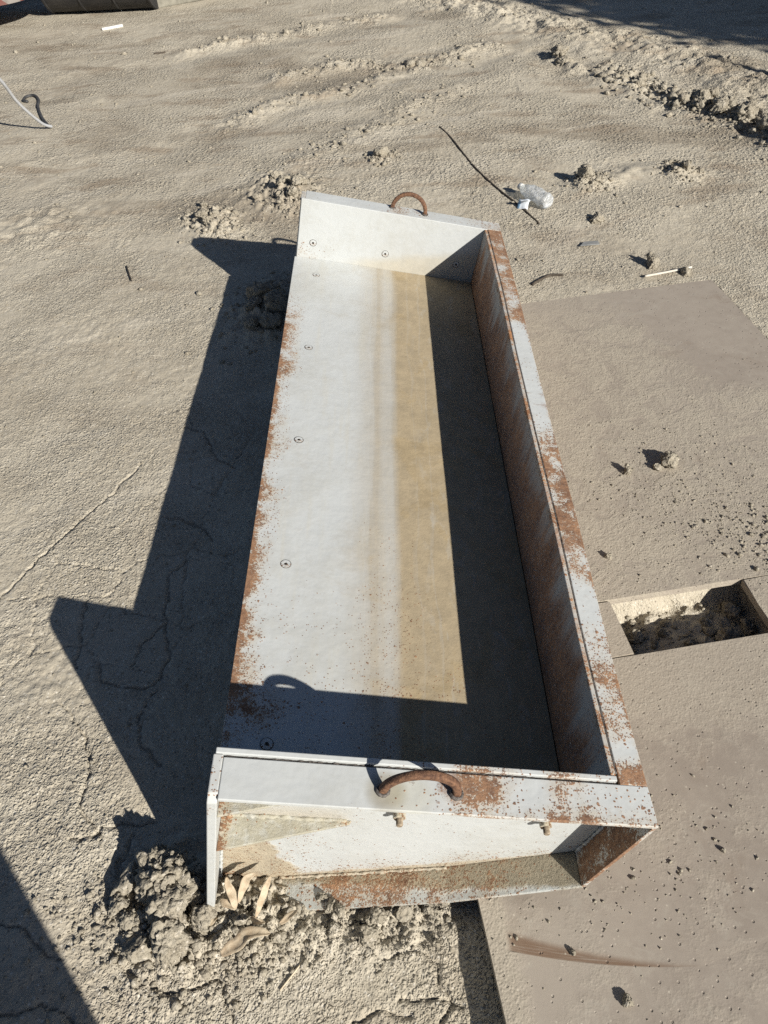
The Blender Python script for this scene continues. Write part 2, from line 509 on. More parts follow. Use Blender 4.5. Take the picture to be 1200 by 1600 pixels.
    # made-up ground round and under the road plates, the slot dug out
    u, v = uv_of(x, y)
    pz = plate_z(v)
    out = np.maximum(np.maximum(PLATE_U1 - 0.0 - u, 0) * 0, np.maximum(u - PLATE_U1, v - V_FAR))
    side = sst(u, 0.9, 1.3)
    lift = (1 - sst(out, 0.0, 0.9)) * side * sst(v, -1.4, -1.0)
    h = h + lift * (pz - 0.008) * (out > -0.02)
    inside = (out <= 0) & (u > PLATE_U0) & (v > V_NEAR)
    under = np.where(u > PLATE_U0 + 0.07, pz - 0.0235, np.minimum(h, pz - 0.03))
    dip = sst(u, HU0 - 0.10, HU0 - 0.01) * (1 - sst(u, HU1 + 0.01, HU1 + 0.08)) * sst(v, HV0 - 0.06, HV0 + 0.01) * (1 - sst(v, HV1 - 0.005, HV1 + 0.05))
    ds = dip > 0.001
    if ds.any():
        X, Y = x[ds], y[ds]
        under[ds] -= dip[ds] * (0.066 - 0.009 * fbm(X, Y, 18, 3, 132) - 0.010 * (0.5 - cell(X, Y, 30.0, 131)[0]))
    h = np.where(inside, under, h)
    # settle the soil round the lip of the bucket's long front plate
    return h

GX = None
def terrain_at(x, y):
    return float(terrain(np.array([x], float), np.array([y], float))[0])

def axis(lo, hi, fine_lo, fine_hi, step, grow, far_lo, far_hi):
    a = list(np.arange(fine_lo, fine_hi, step))
    s, p = step, a[-1]
    while p < hi: s = min(s * grow, 0.014); p += s; a.append(p)
    while p < far_hi: s *= 1.25; p += s; a.append(p)
    b, s, p = [], step, a[0]
    while p > lo: s = min(s * grow, 0.014); p -= s; b.append(p)
    while p > far_lo: s *= 1.25; p -= s; b.append(p)
    return np.array(b[::-1] + a)

MAT_GROUND = mat_ground()
def build_ground():
    xs = axis(-3.3, 3.4, -0.62, 0.62, 0.0042, 1.006, -150, 150)
    ys = axis(-0.6, 8.2, -0.32, 1.0, 0.0042, 1.004, -150, 150)
    X, Y = np.meshgrid(xs, ys)
    nx, ny = len(xs), len(ys)
    x, y = X.ravel(), Y.ravel()
    z = terrain(x, y)
    z *= 1 - sst(np.hypot(x, y - 3), 12, 30)
    co = np.stack([x, y, z], 1).astype(np.float32)
    i = (np.arange(ny - 1)[:, None] * nx + np.arange(nx - 1)[None, :]).ravel()
    quads = np.stack([i, i + 1, i + nx + 1, i + nx], 1).astype(np.int32)
    me = bpy.data.meshes.new('ground')
    me.vertices.add(len(co)); me.vertices.foreach_set('co', co.ravel())
    me.loops.add(quads.size); me.loops.foreach_set('vertex_index', quads.ravel())
    me.polygons.add(len(quads))
    me.polygons.foreach_set('loop_start', np.arange(0, quads.size, 4, dtype=np.int32))
    me.polygons.foreach_set('use_smooth', np.ones(len(quads), bool))
    me.update(calc_edges=True)
    o = link('ground', me, MAT_GROUND)
    tag(o, kind='structure')
    print('ground quads', len(quads))
build_ground()

# ------------------------------------------------------------------ road plates with a cut slot
def mat_plate(name, seed, dusty):
    g = G(name)
    p = g.pos
    x, y, z = g.xyz(p)
    n = g.noise(p, 2.2, 5, 0.6); nf = g.noise(p, 26, 6, 0.7)
    c = g.mix(g.sm(n * 0.6 + nf * 0.4, 0.36, 0.64), (0.278, 0.236, 0.193), (0.348, 0.302, 0.248))
    ru = g.noise(p, 5.5, 6, 0.7, 0.6)
    c = g.mix(g.sm(ru, 0.54, 0.74) * 0.5, c, (0.225, 0.17, 0.125))
    sw = g.noise(p, 11, 6, 0.75, 1.2)
    c = g.mix(g.sm(sw, 0.54, 0.66) * 0.45, c, (0.39, 0.352, 0.29))
    scr = g.noise(g.vec(x * 0.35 - y * 0.05, y * 9.0, 0.0), 9, 6, 0.75, 0.2)
    c = g.mix(g.sm(scr, 0.62, 0.72) * 0.35, c, (0.40, 0.36, 0.315))
    if dusty:   # sand cover, thick in the middle, bare towards the far right corner
        e = (x - 1.30) * 0.962 + (y - 1.80) * 0.273
        cov = g.sm(e + (nf - 0.5) * 0.35 + (n - 0.5) * 0.35, 0.12, -0.06)
        e2 = g.sm(y + (nf - 0.5) * 0.22, 1.58, 1.49)
        cov = cov.max(e2)
        cov = cov * g.sm(g.noise(p, 12, 6, 0.75, 0.8), 0.32, 0.60, 0.25, 0.95)
        fr = g.sm(y, 2.12, 1.90, 0.55, 1.0)
        cov = cov * fr
    else:
        e = g.sm(x + 0.147 * y + (nf - 0.5) * 0.06, 0.585, 0.545)          # sand along the free edge
        cov = g.sm(g.noise(p, 6.0, 6, 0.72), 0.46, 0.68) * 0.5
        cov = cov.max(e * 0.85)
        b2 = g.sm(y + (nf - 0.5) * 0.25, 0.25, 0.40) * 0.6
        cov = cov.max(b2)
        # dragged rust-brown smear, a shallow arc
        xr = x - 0.87
        arc = -0.119 + xr * xr * 0.35
        yy = y - arc
        tk_ = (0.905 - x) * 0.10
        sme = g.sm(yy, -0.0015, 0.001) * g.sm(yy - tk_, 0.004, -0.012) * g.sm(x, 0.56, 0.575) * g.sm(x, 0.91, 0.895)
        stre = g.noise(g.vec(x * 0.6, yy * 22.0, 0.0), 11, 5, 0.7)
        c = g.mix(sme * g.sm(stre, 0.25, 0.5) * 0.9, c, (0.17, 0.105, 0.065))
        cov = cov * (1.0 - sme * 0.8)
        line2 = (y + 0.119) - (x - 0.899) * 0.285
        sm2 = g.sm(line2, -0.003, 0.0) * g.sm(line2, 0.03, 0.0) * g.sm(x, 0.885, 0.905)
        c = g.mix(sm2 * 0.45, c, (0.36, 0.31, 0.25))
    dc = g.mix(g.noise(p, 60, 3), (0.41, 0.365, 0.29), (0.35, 0.305, 0.24))
    c = g.mix(cov, c, dc)
    d, col = g.vor(p, 120, color=True)
    c = g.mix(g.sm(g.xyz(col)[0], 0.95, 0.98) * g.sm(d, 0.3, 0.15) * 0.6, c, (0.52, 0.47, 0.38))
    pit = g.sm(g.xyz(col)[1], 0.90, 0.96) * g.sm(d, 0.34, 0.18)
    c = g.mix(pit * 0.4, c, (0.15, 0.125, 0.10))
    hb = pit * -0.8 + cov * (g.sm(g.vor(p, 170), 0.05, 0.6, 1.0, 0.0) * 0.2 + g.noise(p, 70, 4, 0.65)) + nf * 0.12
    nb = g.bump(hb, 0.0036, 0.8)
    return g.done(c, g.math('ADD', cov * 0.3, 0.62), nb, spec=0.3)

MAT_PLATE_D, MAT_PLATE_C = mat_plate('dusty_steel_plate', 1, True), mat_plate('bare_steel_plate', 2, False)

def plate(name, u0, u1, v0, v1, mat, label, chips=()):
    bm = bmesh.new()
    nu, nv = max(2, int((u1 - u0) / 0.06)), max(2, int((v1 - v0) / 0.06))
    ring = []
    for i in range(nu): ring.append((u0 + (u1 - u0) * i / nu, v0))
    for i in range(nv): ring.append((u1, v0 + (v1 - v0) * i / nv))
    for i in range(nu): ring.append((u1 - (u1 - u0) * i / nu, v1))
    for i in range(nv): ring.append((u0, v1 - (v1 - v0) * i / nv))
    t, b = [], []
    for (u, v) in ring:
        ju, jv = 0.0012 * mnoise.noise((u * 9, v * 9, 1)), 0.0012 * mnoise.noise((u * 9, v * 9, 5))
        X, Y = xy_of(u + ju, v + jv)
        z = plate_z(v)
        t.append(bm.verts.new((X, Y, z))); b.append(bm.verts.new((X, Y, z - 0.022)))
    n = len(ring)
    bm.faces.new(t); bm.faces.new(b[::-1])
    top_e = []
    for i in range(n):
        bm.faces.new((t[i], b[i], b[(i + 1) % n], t[(i + 1) % n]))
        top_e.append(bm.edges.get((t[i], t[(i + 1) % n])))
    bmesh.ops.bevel(bm, geom=top_e, offset=0.0022, segments=2, affect='EDGES')
    o = link(name, bm_mesh(name, bm), mat)
    return tag(o, label, 'steel plate', 'steel road plates beside the bucket')

plate('road_plate', PLATE_U0, PLATE_U1, HV1 + 0.002, V_FAR, MAT_PLATE_D, 'large sand dusted steel road plate beyond the cut slot')
plate('road_plate', PLATE_U0, PLATE_U1, V_NEAR, HV0 - 0.002, MAT_PLATE_C, 'bare brownish steel road plate with a curved smear, nearest the camera')
plate('road_plate', PLATE_U0 + 0.02, HU0, HV0 + 0.002, HV1 - 0.002, MAT_PLATE_C, 'short steel plate strip between the slot and the bucket')
plate('road_plate', HU1, PLATE_U1 - 0.01, HV0 + 0.0012, HV1 - 0.0012, MAT_PLATE_D, 'dusty steel plate piece at the right end of the slot')

# ------------------------------------------------------------------ the white steel bucket
TH, PS, Z0 = R(12.1393), R(-0.6416), -0.0279
BK = Matrix.Translation((0, 0, Z0)) @ Matrix.Rotation(PS, 4, 'X') @ Matrix.Rotation(TH, 4, 'Y')
L, W, H = 2.1285, 0.6959, 0.5258
def ztop(x, y=0): return -0.0112 * x                   # the rim drops a little to the right
HB = H
bucket = empty('steel_bucket', BK)
tag(bucket, 'long white painted steel bucket with rust and two hoop handles', 'bucket')

def prn(g, t, a, b):                                   # soft window a..b
    return g.sm(t, a[0], a[1]) * g.sm(t, b[0], b[1])

def d_floor(g, x, y, z):
    wob = g.noise(g.vec(0.0, y, 0.0), 4.5, 4, 0.6)
    edge = g.sm(x, 0.012, -0.004) * 0.45 + g.sm(x - (wob - 0.5) * 0.14, 0.066, 0.0) * 0.62
    edge = edge * g.sm(y, 0.10, 0.5, 0.35, 1.0) * g.sm(y, 1.85, 1.6)
    near = g.sm(y, 0.75, 0.15) * 0.16 * g.sm(g.noise(g.vec(x, y, 2.0), 5, 4), 0.35, 0.65)
    px_, py_ = (x - 0.06) * 16.0, (y - 0.28) * 13.0
    patch = g.sm(px_ * px_ + py_ * py_, 1.0, 0.0) * 0.36
    mid = g.sm(x, 0.20, 0.30) * g.sm(x, 0.42, 0.34) * g.sm(y, 1.0, 0.3) * 0.16
    lip = g.sm(y, 0.35, 0.1) * g.sm(x, 0.05, 0.0) * 0.3
    return edge + near + patch + mid + lip + 0.006
def u_floor(g, x, y, z):
    nn = g.noise(g.vec(x * 6.0, y * 0.25, 0.0), 8, 5, 0.6)
    q = x + (nn - 0.5) * 0.035 + (y - 1.0) * -0.012
    base = g.sm(q, 0.19, 0.30) * 0.45 + g.sm(q, 0.320, 0.350) * 0.48
    stripe = g.sm(q, 0.296, 0.308) * g.sm(q, 0.330, 0.316) * 0.09 - g.sm(q, 0.27, 0.278) * g.sm(q, 0.296, 0.286) * 0.14
    tide = g.sm(g.noise(g.vec(x, y * 0.35, 3.0), 26, 4, 0.7, 0.6), 0.55, 0.63) * g.sm(q, 0.38, 0.42) * 0.14
    wv = g.noise(g.vec(x * 0.3, y, 9.0), 3.0, 5, 0.65)
    ln = 0.0
    for q0, a0 in ((0.385, 0.09), (0.425, 0.12), (0.262, 0.06)):
        dq = q + (wv - 0.5) * 0.05 - q0
        ln = g.sm(dq, -0.006, 0.0) * g.sm(dq, 0.003, 0.0) * a0 + ln
    smud = g.sm(g.noise(g.vec(x, y, 5.0), 6, 5, 0.68, 0.7), 0.52, 0.70) * 0.16
    return (base - stripe - tide + smud - ln).max(0.0).min(1.0)
def x_floor(g, c, x, y, z):
    s = g.noise(g.vec(x * 5.0, y * 0.3, 0.0), 7, 5, 0.65)
    c = g.mix(g.sm(s, 0.5, 0.7) * 0.3, c, (0.48, 0.455, 0.375))
    scr = g.noise(g.vec(x * 18.0 + y * 11.0, y * 0.9 - x * 0.6, 1.0), 5, 4, 0.75, 0.1)
    return g.mix(g.sm(scr, 0.66, 0.70) * 0.35, c, (0.30, 0.30, 0.29))
M_FLOOR = steel('painted_floor', d_floor, u_floor, (0.355, 0.28, 0.17), scale=210, extra=x_floor)

def d_none(g, x, y, z): return g.sm(x, 0.16, 0.02) * g.sm(z, 0.40, 0.32) * 0.42 + 0.004
def u_far(g, x, y, z):
    nn = g.noise(g.vec(x, y, z), 12, 4)
    return g.sm((z - 0.32) - (x - 0.16) * 0.22 + (nn - 0.5) * 0.03, 0.03, -0.015) * 0.5 * g.sm(x, 0.1, 0.3)
M_ENDIN = steel('painted_end_liner', d_none, u_far, (0.46, 0.40, 0.28))

def d_wall(g, x, y, z): return g.sm(z, 0.49, 0.53) * 0.55 + 0.12
def b_wall(g, x, y, z):
    st = g.noise(g.vec(x, y * 1.0, z * 0.16 + y * 0.02), 17, 6, 0.68, 0.3)
    big = g.noise(g.vec(0.0, y, 0.0), 2.6, 3)
    return g.sm(st + (0.485 - z) * 2.6 + (big - 0.5) * 0.9, 0.33, 0.66) * 0.95
def u_wall(g, x, y, z): return g.sm(z, 0.37, 0.32) * 0.5
M_BACKIN = steel('rust_streaked_liner', d_wall, u_wall, (0.22, 0.18, 0.13), b_wall, paint=(0.42, 0.41, 0.38), rcol=((0.15, 0.055, 0.02), (0.44, 0.20, 0.075)))

def d_rflange(g, x, y, z):
    w1 = prn(g, y, (0.42, 0.62), (1.06, 0.92)) * 0.85
    w2 = prn(g, y, (1.38, 1.55), (2.3, 2.2)) * 0.75
    w3 = prn(g, y, (0.10, 0.16), (0.44, 0.34)) * 0.42
    w4 = g.sm(y, 0.13, 0.07) * 0.9
    ed = g.sm(x, 0.684, 0.698) * 0.35
    nn = g.noise(g.vec(0.0, y, 0.0), 9, 3)
    return (w1 + w2 + w3 + w4 + ed) * g.sm(nn, 0.25, 0.6, 0.65, 1.25) + 0.05
def b_rflange(g, x, y, z):
    nn = g.noise(g.vec(x * 0.6, y, 4.0), 11, 5, 0.65)
    return g.sm(nn + prn(g, y, (0.5, 0.6), (0.8, 0.7)) * 0.14 + prn(g, y, (1.45, 1.6), (2.0, 1.9)) * 0.10, 0.60, 0.72) * 0.9
M_RFL = steel('rusty_rim', d_rflange, None, blotch=b_rflange, scale=170)

def d_nflange(g, x, y, z):
    a = prn(g, x, (0.345, 0.40), (0.50, 0.43)) * 0.50
    b = prn(g, x, (0.50, 0.545), (0.655, 0.60)) * 0.40
    c = g.sm(x, 0.27, 0.40) * g.sm(y, 0.035, 0.0) * 0.30
    e = g.sm(x, 0.62, 0.70) * 0.15
    return a + b + c + e + g.sm(x, 0.2, 0.3) * 0.10 + 0.012
def b_nflange(g, x, y, z):
    dx, dy = (x - 0.372) * 1.0, (y - 0.042) * 1.2
    r2 = dx * dx + dy * dy
    nn = g.noise(g.vec(x, y, z), 40, 5, 0.7)
    return g.sm(r2 + (nn - 0.5) * 0.0022, 0.0011, 0.0003) * 0.9
def x_nflange(g, c, x, y, z):
    dx, dy = x - 0.262, y - 0.028
    c = g.mix(g.sm(dx * dx + dy * dy, 0.0016, 0.0001) * 0.6, c, (0.23, 0.19, 0.11))
    dx, dy = x - 0.30, y - 0.025
    return g.mix(g.sm(dx * dx + dy * dy, 0.0020, 0.0001) * 0.25, c, (0.46, 0.42, 0.26))
M_NFL = steel('painted_near_rim', d_nflange, None, blotch=b_nflange, scale=165, extra=x_nflange)

def d_fflange(g, x, y, z): return prn(g, x, (0.27, 0.33), (0.46, 0.40)) * 0.4 + g.sm(x, 0.5, 0.68) * 0.35 + 0.05
M_FFL = steel('painted_far_rim', d_fflange, None, scale=150)

def d_eplate(g, x, y, z):
    low = g.sm(z - x * 0.28 - x * x * 0.1, 0.09, 0.0) * 0.25
    left = g.sm(x, 0.26, 0.05) * g.sm(z, 0.33, 0.2) * 0.28
    return low + left + 0.035
def u_eplate(g, x, y, z):
    nn = g.noise(g.vec(x, y, z), 18, 5, 0.6)
    a = g.sm(x + (z - 0.18) * 0.45 + (nn - 0.5) * 0.12, 0.125, 0.105) * g.sm(z, 0.33, 0.29) * 0.9
    b = g.sm(z - x * 0.28 - x * x * 0.1 - (nn - 0.5) * 0.02, 0.018, 0.004) * 0.8
    c = g.sm(z, 0.40, 0.33) * g.sm(z, 0.30, 0.325) * g.sm(x, 0.25, 0.2) * g.sm(x, 0.02, 0.06) * g.sm(nn, 0.3, 0.5) * 0.55
    return a.max(b).max(c)
M_EPL = steel('painted_end_plate', d_eplate, u_eplate, (0.43, 0.36, 0.25), bumpy=0.4)

def d_bottom(g, x, y, z):
    return prn(g, x, (0.13, 0.25), (0.62, 0.52)) * 0.45 + 0.10
def u_bottom(g, x, y, z):
    nn = g.noise(g.vec(x, y, z), 22, 5, 0.65)
    return g.sm(y + (nn - 0.5) * 0.035 - (0.30 - x) * 0.10, 0.028, 0.042).max(g.sm(x + (nn - 0.5) * 0.1, 0.19, 0.12)) * 0.92
M_BOT = steel('dusty_bottom_flange', d_bottom, u_bottom, (0.33, 0.28, 0.19), paint=(0.40, 0.42, 0.40), bumpy=1.0)

def d_back(g, x, y, z): return 0.95 * g.sm(y, 0.1, 0.0, 0.75, 1.0)
M_BACK = steel('rusted_back_plate', d_back, None, scale=150)

def d_gus(g, x, y, z): return g.sm(x, 0.045, 0.02) * 0.8 + g.sm(x, 0.16, 0.21) * 0.35 + 0.05
def u_gus(g, x, y, z): return g.sm(g.noise(g.vec(x, y, z), 55, 5, 0.7), 0.3, 0.55, 0.45, 0.85)
M_GUS = steel('dusty_gusset', d_gus, u_gus, (0.36, 0.33, 0.24), bumpy=0.3)
def d_cap(g, x, y, z): return g.sm(z, 0.44, 0.52) * 0.35 + 0.03
M_CAP = steel('painted_cap', d_cap, None)
def d_front(g, x, y, z): return g.sm(z, 0.28, 0.315) * 1.2 + 0.2
M_FRONT = steel('rusty_front_plate', d_front, None)
M_WELD = simple('weld_metal', (0.05, 0.04, 0.035), (0.17, 0.155, 0.14), 220, 0.6, 0.002, 0.3)
M_RUST = simple('rusty_iron', (0.075, 0.036, 0.022), (0.20, 0.105, 0.058), 130, 0.8, 0.003)
M_DARK = simple('dark_gap', (0.02, 0.017, 0.015), (0.05, 0.04, 0.03), 100, 0.9)
M_BOLT = steel('painted_bolt', lambda g, x, y, z: g.sm(x, 0, 1) * 0 + 0.22, None, scale=260)

def knock(me):
    """knocks and warping of the plates, one field for all sheets so that they stay together"""
    for v in me.vertices:
        x, y, z = v.co
        a = max(0.0, min(1.0, (x - 0.60) / 0.05)) * max(0.0, min(1.0, (z - 0.30) / 0.2))
        v.co.x += a * (0.0050 * mnoise.noise((y * 1.6, 0.3, 7.1)) + 0.0022 * mnoise.noise((y * 5.3, 2.3, 1.1)))
        v.co.z += a * 0.0022 * mnoise.noise((y * 3.1, 5.3, 3.1))
        b = max(0.0, min(1.0, (0.06 - x) / 0.05))
        v.co.z += b * 0.0030 * mnoise.noise((y * 2.3, 9.3, 4.1)) * (0.1 < y < 2.0)
        c = max(0.0, min(1.0, (0.09 - y) / 0.02))
        v.co.y += c * 0.0020 * mnoise.noise((x * 4.0, 1.1, z * 2.0)) * (z > 0.4)
        v.co.z += c * 0.0016 * mnoise.noise((x * 5.0, 4.4, 0.2)) * (z > 0.45)

def part(name, me, mat, parent=bucket, smooth=False, label=None):
    if parent is bucket and not me.users: knock(me)
    o = link(name, me, mat, parent, smooth)
    if label: o['label'] = label
    return o

FZ = 0.3200
part('floor_plate', box_mesh('floor_plate', -0.006, 0.6345, 0.0800, 2.0515, FZ - 0.009, FZ, 0.001), M_FLOOR, label='white floor with a tan dust band and a rusty free edge')
part('front_plate', box_mesh('front_plate', -0.004, 0.004, 0.072, L - 0.072, 0.0, FZ - 0.0095), M_FRONT)
part('back_liner', box_mesh('back_liner', 0.6350, 0.6440, 0.0805, 2.0510, FZ + 0.001, 0.5215), M_BACKIN, label='inner wall streaked with brown rust')
part('end_liner', box_mesh('end_liner', 0.000, 0.6445, 0.0705, 0.0795, FZ - 0.02, 0.5285, zf=lambda x, y: -0.0105 * x), M_NFL)
part('end_liner', box_mesh('end_liner', 0.000, 0.6445, 2.0525, 2.0615, FZ - 0.02, 0.5285, zf=lambda x, y: -0.0105 * x), M_ENDIN)
part('rim_flange', box_mesh('rim_flange', 0.0125, 0.6965, 0.0, 0.0660, HB - 0.0085, HB, zf=ztop), M_NFL, label='near rim flange spotted with rust right of the handle')
part('rim_flange', box_mesh('rim_flange', 0.0125, 0.6965, L - 0.0625, L, HB - 0.0085, HB, zf=ztop), M_FFL)
part('rim_flange', box_mesh('rim_flange', 0.6490, 0.6965, 0.0664, L - 0.0629, HB - 0.0085, HB, zf=ztop), M_RFL, label='long right rim flange with alternating rust and bare paint')
BP = [(0.6885, HB - 0.0168), (0.6965, HB - 0.0168), (0.6775, 0.2370), (0.6695, 0.2430)]
part('back_plate', prism_y('back_plate', BP, 0.0, L), M_BACK, label='rusty outer back plate')
BB = [(0.0, -0.004), (0.133, 0.024), (0.447, 0.122), (0.6765, 0.2365), (0.6690, 0.2425), (0.445, 0.1305), (0.131, 0.0325), (0.0, 0.0045)]
part('bottom_plate', prism_y('bottom_plate', BB, 0.0, L), M_BOT, label='dust covered bottom plate')
EP = [(0.0125, 0.0090), (0.131, 0.0345), (0.445, 0.1325), (0.667, 0.2445), (0.6875, 0.505), (0.6875, HB - 0.0168), (0.0125, HB - 0.0100)]
part('end_plate', prism_y('end_plate', EP, 0.0625, 0.0698, 0.0), M_EPL)
part('end_plate', prism_y('end_plate', EP, L - 0.0698, L - 0.0625, 0.0), M_EPL)
def cap(y0, y1):
    bm = bmesh.new()
    prof = [(y0, -0.004), (y1, -0.004), (y1, HB + 0.0005), (y0 + 0.012, HB - 0.0005), (y0, HB - 0.012)] if y0 < 1 else [(y0, -0.004), (y1, -0.004), (y1, HB - 0.012), (y1 - 0.012, HB - 0.0005), (y0, HB + 0.0005)]
    a = [bm.verts.new((-0.003, y, z)) for y, z in prof]; b = [bm.verts.new((0.0120, y, z)) for y, z in prof]
    bm.faces.new(a); bm.faces.new(b[::-1])
    for i in range(len(prof)): bm.faces.new((a[i], b[i], b[(i + 1) % len(prof)], a[(i + 1) % len(prof)]))
    bm_bevel(bm, 0.0018)
    return bm_mesh('end_cap', bm)
part('end_cap', cap(-0.002, 0.0700), M_CAP)
part('end_cap', cap(L - 0.0700, L + 0.002), M_CAP)
for s in (0, 1):
    for zz, ln in ((0.325, 0.235), (0.462, 0.235)):
        pl = [(0.0122, 0.001), (0.0122, 0.0620), (ln, 0.0620), (ln - 0.004, 0.0560)]
        if s: pl = [(x, L - y) for x, y in pl]
        part('gusset', prism_z('gusset', pl, zz - 0.006, zz), M_GUS)

# weld beads along the liners
def weld(a, b, r, n):
    a, b = Vector(a), Vector(b)
    pts, t = [], 0
    for i in range(n + 1):
        q = a.lerp(b, i / n)
        pts.append(q + Vector((random.uniform(-1, 1), random.uniform(-1, 1), random.uniform(-1, 1))) * r * 0.28)
    return tube('weld_bead', pts, lambda t: r * (0.75 + 0.45 * mnoise.noise((t * n * 0.31, a.x * 7, 3)) + 0.2 * math.sin(t * n * 1.9)), 7, 0.25)
part('weld_bead', weld((0.6470, 0.085, 0.5160), (0.6470, 2.045, 0.5160), 0.0032, 420), M_WELD, smooth=True)
part('weld_bead', weld((0.015, 0.0683, 0.5205), (0.645, 0.0683, 0.5140), 0.0026, 150), M_WELD, smooth=True)
part('weld_bead', weld((0.015, 2.0638, 0.5205), (0.645, 2.0638, 0.5140), 0.0026, 110), M_FFL, smooth=True)
part('weld_bead', weld((0.6860, 0.0595, 0.50), (0.6685, 0.0595, 0.25), 0.004, 60), M_EPL, smooth=True)
part('weld_bead', weld((0.13, 0.0600, 0.0365), (0.446, 0.0600, 0.1345), 0.004, 60), M_EPL, smooth=True)
part('weld_bead', weld((0.0145, 0.0600, 0.03), (0.0145, 0.0600, 0.51), 0.004, 90), M_CAP, smooth=True)
part('weld_bead', weld((0.02, 0.0605, 0.3265), (0.225, 0.0605, 0.3265), 0.0055, 36), M_GUS, smooth=True)

# flush bolts: head with socket and a dark ring gap
HEAD = lathe('bolt_head', [(0.0112, 0.0), (0.0112, 0.0005), (0.0104, 0.0009), (0.0042, 0.0009), (0.0038, 0.0003)], 28)
HEAD.materials.append(M_BOLT)
RING = lathe('gap_ring', [(0.0126, -0.001), (0.0126, 0.00022), (0.0110, 0.00022)], 28)
RING.materials.append(M_DARK)
SOCK = lathe('socket', [(0.0040, 0.0003), (0.0040, 0.00055), (0.0030, 0.0006)], 6)
SOCK.materials.append(M_DARK)
def bolt(mtx):
    h = part('bolt_head', HEAD, None); h.matrix_local = mtx
    for nm, me in (('gap_ring', RING), ('socket', SOCK)):
        c = bpy.data.objects.new(nm, me); COL.objects.link(c); c.parent = h
for y in (0.196, 0.630, 1.060, 1.494, 1.939):
    bolt(Matrix.Translation((0.076, y, FZ)))
for x in (0.053, 0.309, 0.566):
    bolt(Matrix.Translation((x, 2.0525, 0.378)) @ Matrix.Rotation(R(90), 4, 'X'))
    bolt(Matrix.Translation((x, 0.0795, 0.378)) @ Matrix.Rotation(R(-90), 4, 'X'))
# nuts and thread ends outside the end plates
def hexnut(r, h, hole):
    bm = bmesh.new()
    a = [bm.verts.new((r * math.cos(k * math.pi / 3), r * math.sin(k * math.pi / 3), 0)) for k in range(6)]
    b = [bm.verts.new((r * math.cos(k * math.pi / 3), r * math.sin(k * math.pi / 3), h)) for k in range(6)]
    bm.faces.new(a[::-1]); bm.faces.new(b)
    for k in range(6): bm.faces.new((a[k], a[(k + 1) % 6], b[(k + 1) % 6], b[k]))
    bm_bevel(bm, 0.001, 1)
    return bm_mesh('nut', bm)
NUT = hexnut(0.0115, 0.012, 0.005); NUT.materials.append(M_GUS)
WASH = lathe('washer', [(0.0135, 0.0), (0.0135, 0.002), (0.012, 0.0024)], 24); WASH.materials.append(M_CAP)
prof = [(0.0058, 0.0)]
for k in range(10): prof += [(0.0060, 0.012 + k * 0.0012), (0.0053, 0.0126 + k * 0.0012)]
prof += [(0.004, 0.0248)]
THREAD = lathe('thread_end', prof, 14); THREAD.materials.append(simple('dusty_thread', (0.16, 0.115, 0.075), (0.34, 0.28, 0.2), 200, 0.8))
for s, (yy, rot) in enumerate(((0.0622, 90), (L - 0.0622, -90))):
    for x in (0.309, 0.566):
        n = part('nut', NUT, None); n.matrix_local = Matrix.Translation((x, yy, 0.378)) @ Matrix.Rotation(R(rot), 4, 'X') @ Matrix.Translation((0, 0, 0.0025))
        for nm, me in (('washer', WASH), ('thread_end', THREAD)):
            c = bpy.data.objects.new(nm, me); COL.objects.link(c); c.parent = n
            if nm == 'washer': c.location.z = -0.0025
# hoop handles
def handle(cx, cy, yaw, zc, r=0.0575):
    pts = []
    for k in range(33):
        a = math.pi * k / 32
        pts.append(Vector((cx - r * math.cos(a) * math.cos(yaw), cy - r * math.cos(a) * math.sin(yaw), zc + 0.002 + (r * 0.98) * math.sin(a))))
    pts = [pts[0] - Vector((0, 0, 0.006))] + pts + [pts[-1] - Vector((0, 0, 0.006))]
    vs_, fs, sg = [], [], 16
    side = Vector((-math.sin(yaw), math.cos(yaw), 0))
    for i, p in enumerate(pts):
        t = (pts[min(i + 1, len(pts) - 1)] - pts[max(i - 1, 0)]).normalized()
        nrm = t.cross(side)
        for k in range(sg):
            a = 2 * math.pi * k / sg
            ca, sa = math.cos(a), math.sin(a)
            f = 1 + 0.05 * mnoise.noise(p * 60)
            vs_.append(p + side * math.copysign(abs(ca) ** 0.6, ca) * 0.0064 * f + nrm * math.copysign(abs(sa) ** 0.6, sa) * 0.0068 * f)
    for i in range(len(pts) - 1):
        for k in range(sg):
            fs.append((i * sg + k, i * sg + (k + 1) % sg, (i + 1) * sg + (k + 1) % sg, (i + 1) * sg + k))
    o = part('handle', pymesh('handle', vs_, fs), M_RUST, smooth=True, label='rusty half ring handle welded on the rim')
    for s in (-1, 1):
        b = []
        c = Vector((cx + s * r * math.cos(yaw), cy + s * r * math.sin(yaw), zc))
        for k in range(25):
            a = 2 * math.pi * k / 24
            b.append(c + Vector((math.cos(a) * 0.0085, math.sin(a) * 0.0080, 0.001)))
        part('weld_bead', tube('weld_bead', b, 0.0034, 8, 0.35), M_WELD, parent=o, smooth=True)
handle(0.314, 0.030, R(1), HB - 0.0035)
handle(0.368, 2.100, R(-7), HB - 0.004)

